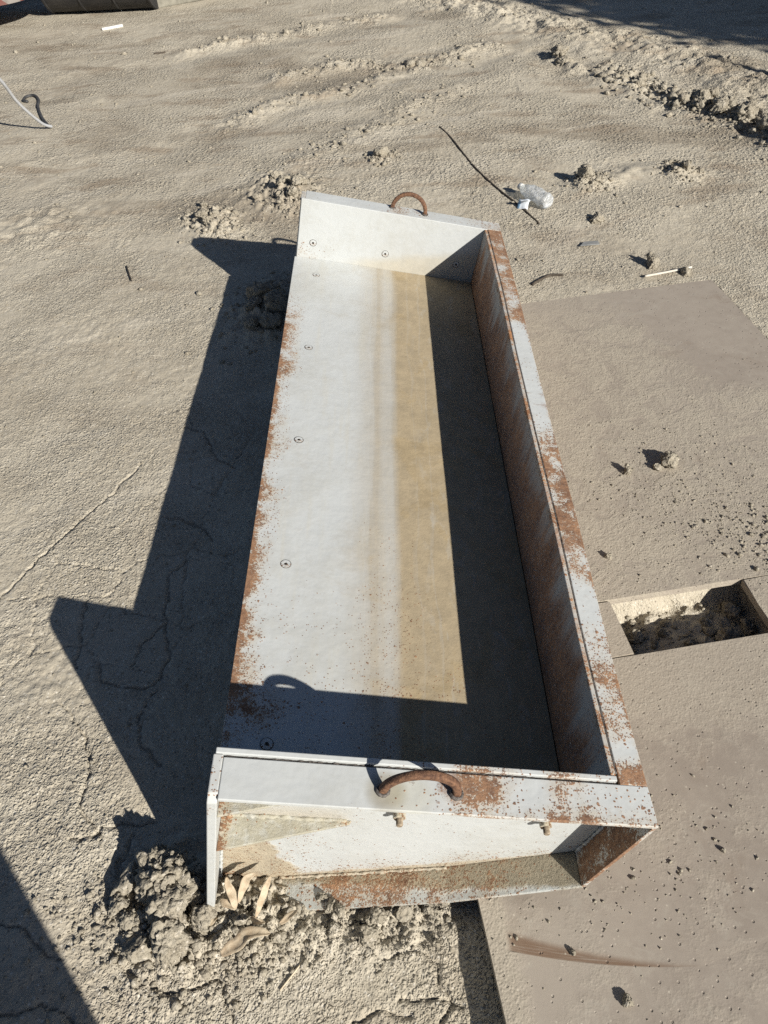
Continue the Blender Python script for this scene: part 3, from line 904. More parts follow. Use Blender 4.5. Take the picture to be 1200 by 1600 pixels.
# ------------------------------------------------------------------ dirt clods
MAT_CLOD = mat_clod('clod_dirt', 0.75)
def clod_mesh(name, seed, sub=3, flat=0.7, rug=1.0):
    bm = bmesh.new()
    bmesh.ops.create_icosphere(bm, subdivisions=sub, radius=1.0)
    off = Vector((seed * 3.7, seed * 1.3, seed * 5.1))
    rr = random.Random(seed * 7 + 1)
    cuts = []
    for k in range(11):
        q = Vector((rr.gauss(0, 1), rr.gauss(0, 1), rr.gauss(0, 1))).normalized()
        cuts.append((q, rr.uniform(0.34, 0.78) if rug > 0.9 else rr.uniform(0.5, 0.86)))
    for v in bm.verts:
        n = v.co.normalized()
        c = n * (1 + 0.30 * mnoise.noise(n * 1.3 + off))
        for q, dd in cuts:
            e = c.dot(q) - dd
            if e > 0: c -= q * e * 0.9
        dist = mnoise.voronoi(c * 2.6 + off)[0]
        f = 1 + rug * (0.22 * mnoise.noise(c * 3.1 + off) + 0.17 * mnoise.noise(c * 7 + off) + 0.12 * mnoise.noise(c * 15 + off))
        f -= 0.30 * rug * max(0, 0.2 - (dist[1] - dist[0])) / 0.2
        v.co = c * f * 1.5
        v.co.z *= flat
    me = bm_mesh(name, bm)
    me.materials.append(MAT_CLOD)
    me.polygons.foreach_set('use_smooth', [True] * len(me.polygons))
    return me
CL = [clod_mesh('dirt_clod', s, 4, 0.85, (1.0, 0.7, 0.8)[s % 3]) for s in range(9)]
CLH = [clod_mesh('dirt_clod', s + 20, 5, f, 0.72) for s, f in enumerate((0.9, 0.7, 0.8))]
def clod(x, y, r, label, group, mesh=None, sink=0.35, rot=None, stretch=1.0, z=None):
    me = mesh or random.choice(CL)
    o = bpy.data.objects.new('dirt_clod', me)
    COL.objects.link(o)
    o.location = (x, y, (terrain_at(x, y) if z is None else z) + r * (0.7 - sink))
    o.rotation_euler = (random.uniform(-0.4, 0.4), random.uniform(-0.4, 0.4), random.uniform(0, 6.28) if rot is None else rot)
    o.scale = (r * stretch, r, r)
    return tag(o, label, 'dirt clod', group)

GF = 'clods torn up at the near corner of the bucket'
clod(-0.086, 0.050, 0.043, 'largest dirt clod, beside the near left corner of the bucket', GF, CLH[0], 0.1, 0.4)
clod(-0.066, 0.008, 0.034, 'wide rough clod just below the largest one at the bucket corner', GF, CLH[1], 0.15, 1.4, 1.25)
clod(-0.055, -0.050, 0.030, 'pale crumbled clod lowest of the heap by the bucket corner', GF, CLH[2], 0.25, 2.0, 1.3)
clod(-0.160, 0.052, 0.017, 'small oblong clod standing left of the largest clod', GF, CL[1], 0.1, 1.2, 1.5)
clod(-0.172, 0.012, 0.014, 'small round clod leftmost of the heap by the bucket corner', GF, CL[2], 0.0)
clod(-0.142, -0.014, 0.013, 'little clod between the round clod and the pale crumbled one', GF, CL[3], 0.2)
clod(-0.118, -0.064, 0.019, 'knobbly clod at the lower left end of the heap', GF, CL[4], 0.2, 0.3, 1.3)
clod(0.000, -0.012, 0.020, 'clod lying against the foot of the bucket end cap', GF, CL[5], 0.2)
clod(0.068, -0.018, 0.017, 'rounded clod between the dry leaves under the bucket end', GF, CL[0], 0.1)
clod(-0.110, 0.100, 0.022, 'shaded clod behind the largest one, in the bucket shadow', GF, CL[6], 0.2)
sh_label = 'crumbled soil lump under the bottom flange of the bucket'
for i in range(26):
    x = random.uniform(-0.02, 0.46)
    clod(x, random.uniform(-0.045, 0.02) - 0.02 * (x > .3), random.uniform(0.006, 0.015), sh_label, 'soil lumps along the bottom flange', None, 0.3)
for i in range(26):
    t = random.random() ** 0.8
    k = t * (len(RIDGE_R) - 2)
    a, b = RIDGE_R[int(k)], RIDGE_R[int(k) + 1]
    f = k - int(k)
    clod(a[0] + (b[0] - a[0]) * f + random.gauss(0, 0.05), a[1] + (b[1] - a[1]) * f + random.gauss(0, 0.045), random.uniform(0.028, 0.07) * (0.45 + 0.65 * t),
         'dry clod in the broken ridge of dirt at upper right', 'clods of the dirt ridge', None, 0.15)
for (x, y, r) in ((-0.16, 3.33, 0.022), (-0.10, 3.22, 0.032), (-0.11, 3.10, 0.02), (-0.05, 3.05, 0.024), (-0.03, 3.14, 0.024), (-0.02, 3.24, 0.02)):
    clod(x, y, r, 'crumbly clod in the small heap by the far left bucket corner', 'clods by the far corner')
for (x, y, r) in ((-0.48, 3.10, 0.017), (-0.45, 2.99, 0.02), (-0.46, 2.92, 0.022), (-0.42, 2.86, 0.02), (-0.39, 2.93, 0.016)):
    clod(x, y, r, 'crumbly clod in the heap at the tip of the far shadow', 'clods at the far shadow tip')
for (x, y, r) in ((-0.08, 2.16, 0.05), (-0.03, 2.05, 0.045), (-0.055, 1.985, 0.035), (-0.13, 2.09, 0.03), (-0.12, 1.99, 0.022)):
    clod(x, y, r, 'dark clod in the bucket shadow beside the floor edge', 'clods in the long shadow')
clod(0.366, 3.57, 0.028, 'lone clod on the sand beyond the far handle', None)
clod(1.335, 3.14, 0.030, 'lone clod right of the plastic bottle', None)
clod(1.39, 3.13, 0.024, 'pale clod touching the lone clod right of the bottle', None)
clod(1.815, 3.20, 0.032, 'lone dark clod farther right, in line with the bottle', None)
clod(1.53, 5.07, 0.045, 'upright clod at the upper end of the short dirt spur', None)
clod(1.555, 4.96, 0.035, 'lower clod of the short dirt spur above the ridge', None)
clod(1.455, 2.37, 0.030, 'grey stone like clod above the road plate by the pale stick', None)
clod(1.565, 2.29, 0.018, 'small dark lump at the edge of the far road plate', None)
clod(1.31, 2.77, 0.022, 'small clod between the bottle and the far road plate', None)
for (x, y, r, lb) in ((1.197, 1.18, 0.024, 'largest clod lying on the dusty road plate'), (1.162, 1.165, 0.012, 'clod beside the largest one on the dusty road plate'),
                  (1.069, 1.152, 0.014, 'clod on the dusty road plate nearest the bucket rim'), (0.943, 0.831, 0.008, 'tiny dark lump on the road plate above the slot')):
    clod(x, y, r, lb, 'clods on the dusty plate', None, 0.2, z=plate_z(uv_of(x, y)[1]))
for (x, y, r) in ((1.24, 0.70, 0.02), (1.21, 0.615, 0.024), (1.27, 0.645, 0.02), (1.11, 0.60, 0.016), (0.975, 0.63, 0.018), (1.05, 0.64, 0.012)):
    clod(x, y, r, 'stone sized lump lying in the cut slot', 'lumps in the slot', None, 0.3)

# loose crumbs: nobody could count them
def crumbs(name, pts, mat, label):
    rng = np.random.default_rng(3)
    t = (1 + 5 ** 0.5) / 2
    iv = np.array([(-1, t, 0), (1, t, 0), (-1, -t, 0), (1, -t, 0), (0, -1, t), (0, 1, t), (0, -1, -t), (0, 1, -t), (t, 0, -1), (t, 0, 1), (-t, 0, -1), (-t, 0, 1)]) / 1.9
    fi = np.array([(0, 11, 5), (0, 5, 1), (0, 1, 7), (0, 7, 10), (0, 10, 11), (1, 5, 9), (5, 11, 4), (11, 10, 2), (10, 7, 6), (7, 1, 8), (3, 9, 4), (3, 4, 2), (3, 2, 6), (3, 6, 8), (3, 8, 9), (4, 9, 5), (2, 4, 11), (6, 2, 10), (8, 6, 7), (9, 8, 1)])
    n = len(pts)
    P = np.array(pts)
    a = rng.uniform(0, 6.28, n)
    q = iv[None] * rng.uniform(0.6, 1.35, (n, 12, 1)) * P[:, 3][:, None, None] * rng.uniform(0.7, 1.3, (n, 1, 3))
    ca, sa = np.cos(a)[:, None], np.sin(a)[:, None]
    V = np.stack([q[..., 0] * ca - q[..., 1] * sa, q[..., 0] * sa + q[..., 1] * ca, q[..., 2] * 0.75], -1) + P[:, None, :3]
    F = (fi[None] + (np.arange(n) * 12)[:, None, None]).reshape(-1, 3)
    V = V.reshape(-1, 3)
    me = bpy.data.meshes.new(name)
    me.vertices.add(len(V)); me.vertices.foreach_set('co', V.astype(np.float32).ravel())
    me.loops.add(F.size); me.loops.foreach_set('vertex_index', F.astype(np.int32).ravel())
    me.polygons.add(len(F)); me.polygons.foreach_set('loop_start', np.arange(0, F.size, 3, dtype=np.int32))
    me.update(calc_edges=True)
    o = link(name, me, mat)
    tag(o, label, 'crumbs', None, 'stuff')
def crumb_points():
    rng = np.random.default_rng(11)
    out = []
    def ground(xs, ys, rs, lift=0.2):
        zs = terrain(np.array(xs, float), np.array(ys, float))
        u, v = uv_of(np.array(xs), np.array(ys))
        for x, y, z, r, uu, vv in zip(xs, ys, zs, rs, u, v):
            if uu > PLATE_U0 - 0.01 and uu < PLATE_U1 + 0.005 and vv < V_FAR + 0.005 and not (HU0 < uu < HU1 and HV0 < vv < HV1): continue
            out.append((x, y, z + r * lift, r))
    n = 3200   # thin scatter over the yard, farther grains a little larger
    y = rng.uniform(0, 1, n) ** 1.4 * 7.5 - 0.3
    x = rng.uniform(-1, 1, n) * (0.7 + 0.42 * np.maximum(y, 0)) + 0.2
    ground(x, y, rng.lognormal(0, 0.45, n) * (0.0016 + 0.0006 * np.maximum(y, 0)))
    n = 1600   # torn corner
    ground(rng.normal(-0.02, 0.12, n), rng.normal(-0.02, 0.055, n), rng.lognormal(0, 0.5, n) * 0.0030)
    n = 1500
    ground(rng.uniform(0.0, 0.5, n), rng.normal(-0.02, 0.04, n), rng.lognormal(0, 0.5, n) * 0.0020)
    for (mx, my, r, a) in MOUNDS[:9]:
        n = 170
        ground(rng.normal(mx, r * 0.8, n), rng.normal(my, r * 0.8, n), rng.lognormal(0, 0.6, n) * 0.0048)
    for i in range(len(RIDGE_R) - 1):
        n = 130
        t = rng.uniform(0, 1, n)
        a, b = RIDGE_R[i], RIDGE_R[i + 1]
        ground(a[0] + (b[0] - a[0]) * t + rng.normal(0, 0.08, n), a[1] + (b[1] - a[1]) * t + rng.normal(0, 0.08, n), rng.lognormal(0, 0.5, n) * 0.009)
    for line, w, a in BERMS[:5]:
        for i in range(len(line) - 1):
            n = 40
            t = rng.uniform(0, 1, n)
            p, q = line[i], line[i + 1]
            ground(p[0] + (q[0] - p[0]) * t + rng.normal(0, w * 0.8, n), p[1] + (q[1] - p[1]) * t + rng.normal(0, w * 0.8, n), rng.lognormal(0, 0.6, n) * 0.0055)
    n = 260    # bottom of the slot
    u, v = rng.uniform(HU0, HU1, n), rng.uniform(HV0, HV1, n)
    xx, yy = xy_of(u, v)
    ground(xx, yy, rng.lognormal(0, 0.5, n) * 0.0035)
    # plates
    def on_plate(us, vs_, rs):
        for u, v, r in zip(us, vs_, rs):
            if not (PLATE_U0 + 0.01 < u < PLATE_U1 - 0.01 and v < V_FAR - 0.01): continue
            if HU0 - 0.006 < u < HU1 + 0.006 and HV0 - 0.006 < v < HV1 + 0.006: continue
            X, Y = xy_of(u, v)
            out.append((X, Y, plate_z(v) + r * 0.25, r))
    n = 600
    on_plate(rng.uniform(0.55, 1.95, n), rng.uniform(-0.5, 1.5, n), rng.lognormal(0, 0.5, n) * 0.0011)
    n = 1100   # gritty drift around the clods on the dusty plate
    on_plate(rng.normal(1.40, 0.15, n), rng.normal(0.83, 0.12, n), rng.lognormal(0, 0.6, n) * 0.0012)
    n = 900
    on_plate(rng.normal(1.52, 0.13, n), rng.normal(0.68, 0.08, n), rng.lognormal(0, 0.65, n) * 0.0014)
    n = 600
    on_plate(rng.normal(1.38, 0.22, n), rng.normal(1.05, 0.16, n), rng.lognormal(0, 0.55, n) * 0.0011)
    n = 220
    on_plate(rng.normal(0.85, 0.14, n), rng.normal(-0.08, 0.07, n), rng.lognormal(0, 0.5, n) * 0.0014)
    return out
crumbs('loose_crumbs', crumb_points(), MAT_CLOD, 'loose dirt crumbs and grit scattered over the yard')

# ------------------------------------------------------------------ litter
M_LEAF = simple('dry_leaf', (0.34, 0.255, 0.165), (0.47, 0.395, 0.285), 55, 0.7, 0.002)
def leaf(pts, width, label, twist=0.3, up_=(0, 0, 1)):
    path = [p + Vector((mnoise.noise(p * 55), mnoise.noise(p * 55 + Vector((9, 1, 2))), mnoise.noise(p * 55 + Vector((3, 7, 5))))) * 0.0035 for p in smooth_path(pts, 8)]
    n = len(path)
    vs_, fs = [], []
    for i, p in enumerate(path):
        t = (path[min(i + 1, n - 1)] - path[max(i - 1, 0)]).normalized()
        s = t.cross(Vector(up_)).normalized()
        nn = s.cross(t)
        k = i / (n - 1)
        w = width * (math.sin(math.pi * min(1, k * 0.94 + 0.06)) ** 0.8) + 0.0006
        a = twist * (k - 0.5) * 3
        s2 = s * math.cos(a) + nn * math.sin(a)
        n2 = nn * math.cos(a) - s * math.sin(a)
        vs_ += [p - s2 * w + n2 * w * 0.35, p - s2 * w * 0.5 + n2 * w * 0.05, p, p + s2 * w * 0.5 + n2 * w * 0.05, p + s2 * w + n2 * w * 0.35]
    for i in range(n - 1):
        for k in range(4):
            a = i * 5 + k
            fs.append((a, a + 1, a + 6, a + 5))
    o = link('dry_leaf', pymesh('dry_leaf', vs_, fs), M_LEAF, None, True)
    md = o.modifiers.new('thick', 'SOLIDIFY'); md.thickness = 0.0006
    tag(o, label, 'leaf', 'dry leaves under the bucket end')
leaf([(0.066, -0.010, 0.035), (0.058, 0.012, 0.05), (0.048, 0.036, 0.062)], 0.0075, 'narrow upright dry leaf, left one of the standing pair', 0.2, (0.6, -1, 0.4))
leaf([(0.072, 0.0, 0.036), (0.078, 0.018, 0.055), (0.090, 0.030, 0.075), (0.105, 0.036, 0.08)], 0.0075, 'curled reddish dry leaf, right one of the standing pair', 0.5, (0.3, -1, 0.6))
leaf([(0.066, -0.012, 0.03), (0.050, -0.002, 0.036), (0.034, 0.006, 0.034)], 0.0065, 'short dry leaf leaning left beside the end cap', 0.3)
leaf([(0.104, -0.026, 0.03), (0.118, 0.004, 0.055), (0.136, 0.030, 0.08)], 0.0070, 'long dry leaf leaning up against the end plate', 0.3, (0.5, -1, 0.3))
leaf([(0.042, -0.078, 0.012), (0.070, -0.068, 0.020), (0.100, -0.052, 0.030), (0.135, -0.050, 0.026)], 0.0120, 'broad pale dry leaf lying lowest below the bucket end', 0.25)
leaf([(0.012, -0.030, 0.006), (0.022, -0.022, 0.012), (0.030, -0.018, 0.009)], 0.0050, 'leaf scrap at the foot of the end cap, below the standing pair', 0.5)
leaf([(0.094, -0.020, 0.012), (0.106, -0.028, 0.018), (0.120, -0.030, 0.012)], 0.0045, 'leaf scrap between the broad leaf and the leaning leaf', 0.6)
leaf([(0.150, -0.034, 0.022), (0.168, -0.026, 0.028), (0.182, -0.016, 0.034)], 0.0050, 'small dry leaf right of the others under the flange', 0.3)
M_PALE = simple('pale_wood', (0.50, 0.46, 0.39), (0.58, 0.54, 0.47), 60, 0.8)
M_STRAW = simple('dry_straw', (0.45, 0.37, 0.25), (0.56, 0.48, 0.35), 60, 0.8)
def rod(name, pts, r, mat, label, cat, seg=8, n=6, jit=0.15, on_ground=True, lift=0.0):
    P = [Vector((p[0], p[1], (terrain_at(p[0], p[1]) + lift + r * 0.6 if on_ground else 0) + (p[2] if len(p) > 2 else 0))) for p in pts]
    o = link(name, tube(name, smooth_path(P, n), r, seg, jit), mat, None, True)
    return tag(o, label, cat)
rod('twig', [(0.150, -0.131), (0.170, -0.108), (0.190, -0.086)], 0.0016, M_STRAW, 'thin pale straw on the cracked soil below the bucket', 'twig', lift=0.002)
M_BARK = simple('dark_stick', (0.035, 0.028, 0.022), (0.085, 0.068, 0.05), 40, 0.85, 0.004)
rod('stick', [(0.694, 3.945), (0.745, 3.771), (0.83, 3.404), (0.913, 3.152), (0.97, 3.005), (1.014, 2.893), (1.061, 2.767)], 0.0052, M_BARK,
    'long thin dark stick lying under the plastic bottle', 'stick', lift=-0.0025)
rod('stick', [(1.40, 2.272), (1.50, 2.30), (1.60, 2.328)], 0.0045, M_PALE, 'pale peeled stick beside the far road plate edge', 'stick', lift=0.006)
rod('twig', [(0.955, 2.262), (0.995, 2.30), (1.04, 2.33), (1.09, 2.325)], 0.006, M_BARK, 'crooked dark twig between bucket rim and far plate', 'twig')
rod('twig', [(-1.249, 5.698), (-1.172, 5.73)], 0.006, M_BARK, 'short dark twig on the sand far left of the bucket', 'twig')
rod('twig', [(-0.73, 2.55), (-0.70, 2.47), (-0.68, 2.42)], 0.003, M_BARK, 'small bent twig on the sand left of the shadow', 'twig', lift=0.004)
M_WHITE = simple('white_plastic', (0.62, 0.61, 0.57), (0.70, 0.69, 0.65), 30, 0.5)
rod('plastic_pipe', [(-1.788, 6.367), (-1.716, 6.405), (-1.644, 6.446)], 0.011, M_WHITE, 'short white plastic pipe piece on the far sand', 'pipe', jit=0.0, lift=0.002)
M_SLATE = simple('grey_scrap', (0.16, 0.165, 0.165), (0.24, 0.24, 0.23), 40, 0.7)
o = link('scrap_piece', prism_z('scrap_piece', [(-0.045, -0.012), (0.04, -0.014), (0.043, 0.014), (-0.02, 0.017)], 0, 0.004), M_SLATE)
o.location = (1.24, 2.56, terrain_at(1.24, 2.56) + 0.004); o.rotation_euler = (0.05, 0.04, 0.15)
tag(o, 'thin grey scrap sheet lying right of the bucket far corner', 'scrap')
for (x, y, r, lb) in ((0.759, -0.169, 0.0075, 'dark pebble on the near road plate by the bottom edge'), (0.68, -0.094, 0.0045, 'small pebble lying on the curved smear of the near plate'), (1.0, 0.075, 0.004, 'small pebble on the near plate right of the bucket')):
    o = clod(x, y, r, lb, None, CL[2], 0.1, z=plate_z(uv_of(x, y)[1])); o.name = 'pebble'; o['category'] = 'pebble'

# plastic bottle with a torn label
def mat_pet():
    g = G('clear_plastic')
    nt = g.t
    tr = g.node('ShaderNodeBsdfTransparent'); tr.inputs[0].default_value = (0.93, 0.95, 0.96, 1)
    mixn = g.node('ShaderNodeMixShader')
    n = g.noise(g.obj, 60, 4, 0.6)
    f = g.sm(n, 0.35, 0.7, 0.28, 0.6)
    nb = g.bump(g.noise(g.obj, 45, 4, 0.6, 0.8), 0.012, 0.9)
    g.done((0.78, 0.81, 0.83), 0.16, nb, spec=0.9)
    nt.links.new(f.s, mixn.inputs[0]); nt.links.new(tr.outputs[0], mixn.inputs[1]); nt.links.new(g.bsdf.outputs[0], mixn.inputs[2])
    nt.links.new(mixn.outputs[0], nt.nodes['Material Output'].inputs[0])
    return g.mat
M_PET = mat_pet()
bt = empty('plastic_bottle')
a, b = Vector((1.020, 3.060, 0.0)), Vector((1.115, 2.890, 0.0))
bt.location = (a + b) / 2; bt.location.z = terrain_at(*((a + b) / 2)[:2]) + 0.034
ax = (b - a).normalized()
bt.rotation_euler = (0, 0, math.atan2(ax.y, ax.x))
prof = [(0.004, -0.100), (0.022, -0.103), (0.031, -0.097), (0.034, -0.085), (0.033, -0.06), (0.035, -0.055), (0.0335, -0.03), (0.035, -0.02), (0.033, 0.0), (0.035, 0.02), (0.034, 0.045), (0.026, 0.072), (0.015, 0.088), (0.0125, 0.094), (0.0125, 0.104), (0.004, 0.105)]
def lathe_x(name, prof, seg=28, crumple=0.0):
    me = lathe(name, prof, seg)
    for v in me.vertices:
        x, y, z = v.co
        k = 1 + crumple * mnoise.noise(Vector((x, y, z)) * 28)
        v.co = (-z, x * k, y * k * 0.92)
    return me
part_ = link('bottle_body', lathe_x('bottle_body', prof, 32, 0.28), M_PET, bt, True)
M_BLUE = simple('blue_label', (0.09, 0.22, 0.42), (0.14, 0.3, 0.5), 30, 0.5)
cp = link('cap', lathe_x('cap', [(0.002, 0.092), (0.0155, 0.092), (0.016, 0.095), (0.016, 0.110), (0.014, 0.112), (0.002, 0.112)], 20), M_WHITE, bt, True)
tag(bt, 'crushed clear plastic bottle lying on the dark stick', 'bottle')
# torn label hanging off beside the bottle
vs_, fs = [], []
for i in range(13):
    t = i / 12
    for k in range(5):
        s = k / 4
        an = 3.6 * t
        vs_.append((0.02 * math.sin(an) + 0.01 * t, s * 0.05 - 0.025 + 0.006 * math.sin(t * 5), 0.02 - 0.02 * math.cos(an) + 0.004 * math.sin(s * 6)))
for i in range(12):
    for k in range(4): fs.append((i * 5 + k, i * 5 + k + 1, (i + 1) * 5 + k + 1, (i + 1) * 5 + k))
def mat_label():
    g = G('paper_label')
    x, y, z = g.xyz(g.obj)
    c = g.mix(g.sm(y, 0.016, 0.020), (0.60, 0.64, 0.68), (0.25, 0.40, 0.55))
    return g.done(c, 0.45)
o = link('bottle_label', pymesh('bottle_label', vs_, fs), mat_label(), None, True)
md = o.modifiers.new('thick', 'SOLIDIFY'); md.thickness = 0.0008
o.location = (1.005, 2.905, terrain_at(1.005, 2.905) + 0.004); o.rotation_euler = (0, 0, 1.1)
tag(o, 'curled white and blue label strip beside the plastic bottle', 'label')

# hose at the left edge: one grey hose rising from the ground, one black cut end
M_HOSE = simple('grey_hose', (0.29, 0.295, 0.30), (0.37, 0.375, 0.38), 20, 0.55)
M_BLACK = simple('black_rubber', (0.03, 0.03, 0.032), (0.08, 0.08, 0.078), 30, 0.6)
gz = terrain_at(-1.58, 4.26)
P = [Vector(p) for p in ((-1.565, 4.275, gz + 0.008), (-1.595, 4.22, gz + 0.05), (-1.64, 4.12, gz + 0.19), (-1.655, 4.02, gz + 0.35), (-1.75, 3.92, gz + 0.52), (-1.98, 3.85, gz + 0.56), (-2.22, 3.86, gz + 0.35), (-2.35, 3.92, gz + 0.012), (-2.6, 4.0, gz + 0.012))]
tag(link('hose', tube('hose', smooth_path(P, 10), 0.0085, 12), M_HOSE, None, True), 'grey hose rising off the sand in an arch at the left edge', 'hose')
rod('hose', [(-1.575, 4.262), (-1.60, 4.31), (-1.677, 4.449), (-1.755, 4.63), (-1.80, 4.78), (-1.86, 4.88), (-1.91, 4.87), (-1.90, 4.79), (-1.865, 4.76)], 0.0085, M_BLACK, 'black hose end curled on the sand at the left edge', 'hose', 12, 8, 0.03, lift=0.004)
# ------------------------------------------------------------------ things at the far edge of the yard
M_CONC = simple('old_concrete', (0.16, 0.15, 0.12), (0.25, 0.235, 0.19), 18, 0.9, 0.006)
o = link('concrete_beam', box_mesh('concrete_beam', 0, 2.2, 0, 0.35, 0, 0.34, 0.012), M_CONC)
o.location = (-1.50, 6.95, 0.045); o.rotation_euler = (0, 0, R(32))
tag(o, 'weathered concrete beam lying across the far edge of the yard', 'beam')
o.location.z = terrain_at(-1.2, 7.15) + 0.0
def mat_stripe():
    g = G('hazard_stripes')
    x, y, z = g.xyz(g.obj)
    w = g.math('FRACT', (x + z * 0.9) * 6.5)
    c = g.mix(g.sm(w, 0.49, 0.51), (0.13, 0.045, 0.035), (0.22, 0.20, 0.18))
    n = g.noise(g.obj, 14, 5, 0.7)
    c = g.mix(g.sm(n, 0.48, 0.66) * 0.7, c, (0.12, 0.10, 0.085))
    return g.done(c, 0.75)
def rounded_bar(name, x0, x1, y0, y1, z0, z1, r, seg=6):
    poly = []
    for (cx, cy, a0) in ((x1 - r, y1 - r, 0), (x0 + r, y1 - r, 90), (x0 + r, y0 + r, 180), (x1 - r, y0 + r, 270)):
        for k in range(seg + 1):
            a = R(a0 + 90 * k / seg)
            poly.append((cx + r * math.cos(a), cy + r * math.sin(a)))
    return prism_z(name, poly, z0, z1, 0.01)
sk = empty('striped_barrier', Matrix.Translation((-2.36, 6.33, 0.0)) @ Matrix.Rotation(R(3), 4, 'Z'))
link('barrier_bar', rounded_bar('barrier_bar', -1.7, 0.06, 0.0, 0.95, 0.20, 0.52, 0.42, 10), mat_stripe(), sk)
for xx in (-1.35, -0.75):
    link('foot', box_mesh('foot', xx, xx + 0.25, 0.5, 0.85, -0.03, 0.2, 0.01), M_CONC, sk)
tag(sk, 'red and white striped barrier with a rounded end at the far left corner', 'barrier')
M_DRUM_SHADE = simple('drum_shade_black', (0.016, 0.016, 0.017), (0.035, 0.032, 0.03), 8, 0.7, 0.004)  # near-black colour stands in for deep shade
prof = [(0.27, -0.44), (0.292, -0.44), (0.292, -0.425), (0.285, -0.42), (0.285, -0.15), (0.292, -0.14), (0.285, -0.13), (0.285, 0.13), (0.292, 0.14), (0.285, 0.15), (0.285, 0.42), (0.292, 0.425), (0.292, 0.44), (0.27, 0.44)]
dr = link('shade_drum', lathe_x('shade_drum', prof, 44), M_DRUM_SHADE, None, False)  # added drum, made up to fill the shaded zone beside the beam
dr.location = (-1.90, 7.03, terrain_at(-1.9, 7.03) + 0.268); dr.rotation_euler = (0, 0, R(-3))
tag(dr, 'added dark drum standing in for the shade left of the concrete beam', 'drum')

# ------------------------------------------------------------------ tree and stake outside the frame whose shadows fall into the yard
M_TRUNK = simple('bark', (0.07, 0.055, 0.04), (0.14, 0.115, 0.085), 14, 0.9, 0.01)
def mat_leafage():
    g = G('tree_leaves')
    n = g.noise(g.obj, 1.7, 3)
    return g.done(g.mix(g.sm(n, 0.35, 0.65), (0.035, 0.065, 0.02), (0.07, 0.11, 0.035)), 0.6)
def tree(x, y, h, rad, n_leaf, label):
    root = empty('leafy_tree', Matrix.Translation((x, y, 0)))
    rng = np.random.default_rng(5)
    trunk_pts = [Vector((0, 0, -0.1)), Vector((0.05, 0.02, h * 0.3)), Vector((-0.05, 0.06, h * 0.6)), Vector((0.03, 0.0, h * 0.9))]
    tr = link('trunk', tube('trunk', smooth_path(trunk_pts, 6), lambda t: 0.17 * (1 - 0.75 * t), 12, 0.1), M_TRUNK, root, True)
    for k in range(9):
        a = k * 2.4
        s = trunk_pts[1].lerp(trunk_pts[3], 0.1 + 0.08 * k)
        e = s + Vector((math.cos(a), math.sin(a), 0.35)) * rad * 0.75
        link('limb', tube('limb', smooth_path([s, s.lerp(e, 0.5) + Vector((0, 0, 0.15)), e], 5), lambda t: 0.06 * (1 - 0.8 * t), 8, 0.1), M_TRUNK, tr, True)
    # leaf clusters
    cc = rng.normal(0, 1, (150, 3)); cc /= np.linalg.norm(cc, axis=1)[:, None]
    cc *= (rng.uniform(0.1, 1, 150) ** 0.45)[:, None] * np.array([rad, rad, rad * 0.85]); cc[:, 2] += h * 0.66
    idx = rng.integers(0, 150, n_leaf)
    P = cc[idx] + rng.normal(0, rad * 0.09, (n_leaf, 3))
    P[:, 2] = np.maximum(P[:, 2], 0.3)
    u = rng.normal(0, 1, (n_leaf, 3)); u /= np.linalg.norm(u, axis=1)[:, None]
    w = np.cross(u, rng.normal(0, 1, (n_leaf, 3))); w /= np.linalg.norm(w, axis=1)[:, None]
    s = rng.uniform(0.07, 0.13, n_leaf)[:, None]
    V = np.stack([P - u * s, P + w * s * 0.4, P + u * s, P - w * s * 0.4], 1).reshape(-1, 3)
    me = bpy.data.meshes.new('crown')
    me.vertices.add(len(V)); me.vertices.foreach_set('co', V.astype(np.float32).ravel())
    me.loops.add(len(V)); me.loops.foreach_set('vertex_index', np.arange(len(V), dtype=np.int32))
    me.polygons.add(n_leaf); me.polygons.foreach_set('loop_start', np.arange(0, len(V), 4, dtype=np.int32))
    me.update(calc_edges=True)
    link('crown', me, mat_leafage(), root)
    tag(root, label, 'tree')
tree(8.34, 2.69, 4.4, 2.5, 42000, 'dense leafy tree standing right of the yard, its shadow at upper right')
stake = link('stake', tube('stake', [Vector((0, 0, -0.25)), Vector((0, 0, 0.9)), Vector((0.0, 0.0, 1.30)), Vector((0, 0.0, 1.52))], lambda t: (0.05, 0.05, 0.045, 0.006)[min(3, int(round(t * 3)))], 10, 0.1), simple('stake_wood', (0.2, 0.15, 0.1), (0.3, 0.24, 0.17), 25, 0.85))
stake.location = (4.40, 2.63, terrain_at(4.40, 2.63))
tag(stake, 'pointed wooden stake standing right of the yard', 'stake')

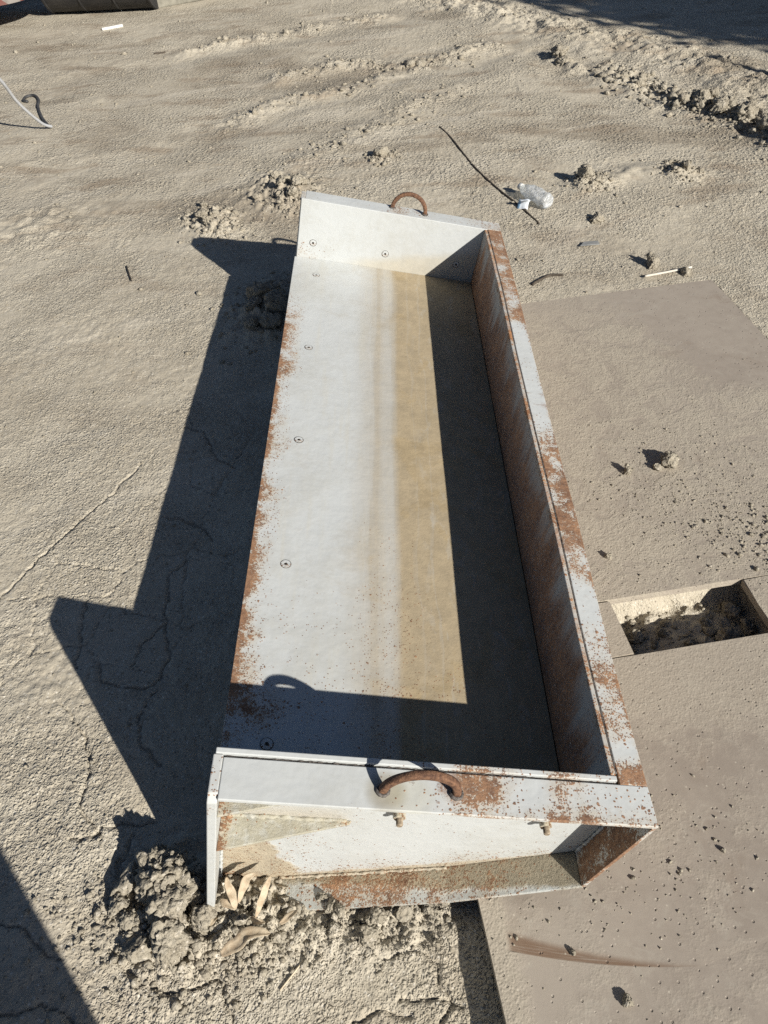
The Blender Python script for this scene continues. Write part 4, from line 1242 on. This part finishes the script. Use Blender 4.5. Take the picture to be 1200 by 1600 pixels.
# ------------------------------------------------------------------ the person taking the picture, standing behind the camera
def person(x, y, yaw):
    V = [(0, 0, 0.95), (0, 0.0, 1.15), (0, 0.01, 1.36), (0, 0.0, 1.48), (0, 0.02, 1.56), (0, 0.035, 1.66), (0, 0.03, 1.75)]
    Rr = [(0.16, 0.12), (0.145, 0.11), (0.165, 0.115), (0.06, 0.06), (0.065, 0.075), (0.078, 0.095), (0.055, 0.07)]
    Eg = [(i, i + 1) for i in range(6)]
    def chain(start, pts, rs):
        p = start
        for q, r in zip(pts, rs):
            V.append(q); Rr.append((r, r)); Eg.append((p, len(V) - 1)); p = len(V) - 1
    for s in (-1, 1):
        chain(0, [(s * 0.10, 0, 0.86), (s * 0.115, 0.02, 0.50), (s * 0.12, -0.01, 0.10), (s * 0.125, 0.03, 0.045), (s * 0.135, 0.15, 0.03)], [0.095, 0.065, 0.05, 0.048, 0.038])
        chain(2, [(s * 0.18, 0.0, 1.38), (s * 0.24, 0.10, 1.16), (s * 0.08, 0.36, 1.36), (s * 0.055, 0.42, 1.43)], [0.06, 0.047, 0.034, 0.03])
    me = bpy.data.meshes.new('body')
    me.from_pydata(V, Eg, [])
    o = link('person', me)
    sk_ = o.modifiers.new('skin', 'SKIN')
    for i, d in enumerate(me.skin_vertices[0].data):
        d.radius = Rr[i]; d.use_root = (i == 0)
    sk_.use_smooth_shade = True
    sub = o.modifiers.new('sub', 'SUBSURF'); sub.levels = 2; sub.render_levels = 2
    g = G('work_clothes')
    px_, py_, pz_ = g.xyz(g.obj)
    c = g.mix(g.sm(pz_, 0.95, 0.97), (0.03, 0.04, 0.07), (0.25, 0.27, 0.28))
    c = g.mix(g.sm(pz_, 1.49, 1.50), c, (0.45, 0.28, 0.2))
    c = g.mix(g.sm(pz_, 1.70, 1.71), c, (0.04, 0.03, 0.025))
    me.materials.append(g.done(c, 0.8))
    o.location = (x, y, 0.0); o.rotation_euler = (0, 0, yaw)
    tag(o, 'person in grey shirt and dark trousers standing before the bucket', 'person')
person(0.335, -0.94, R(-14))
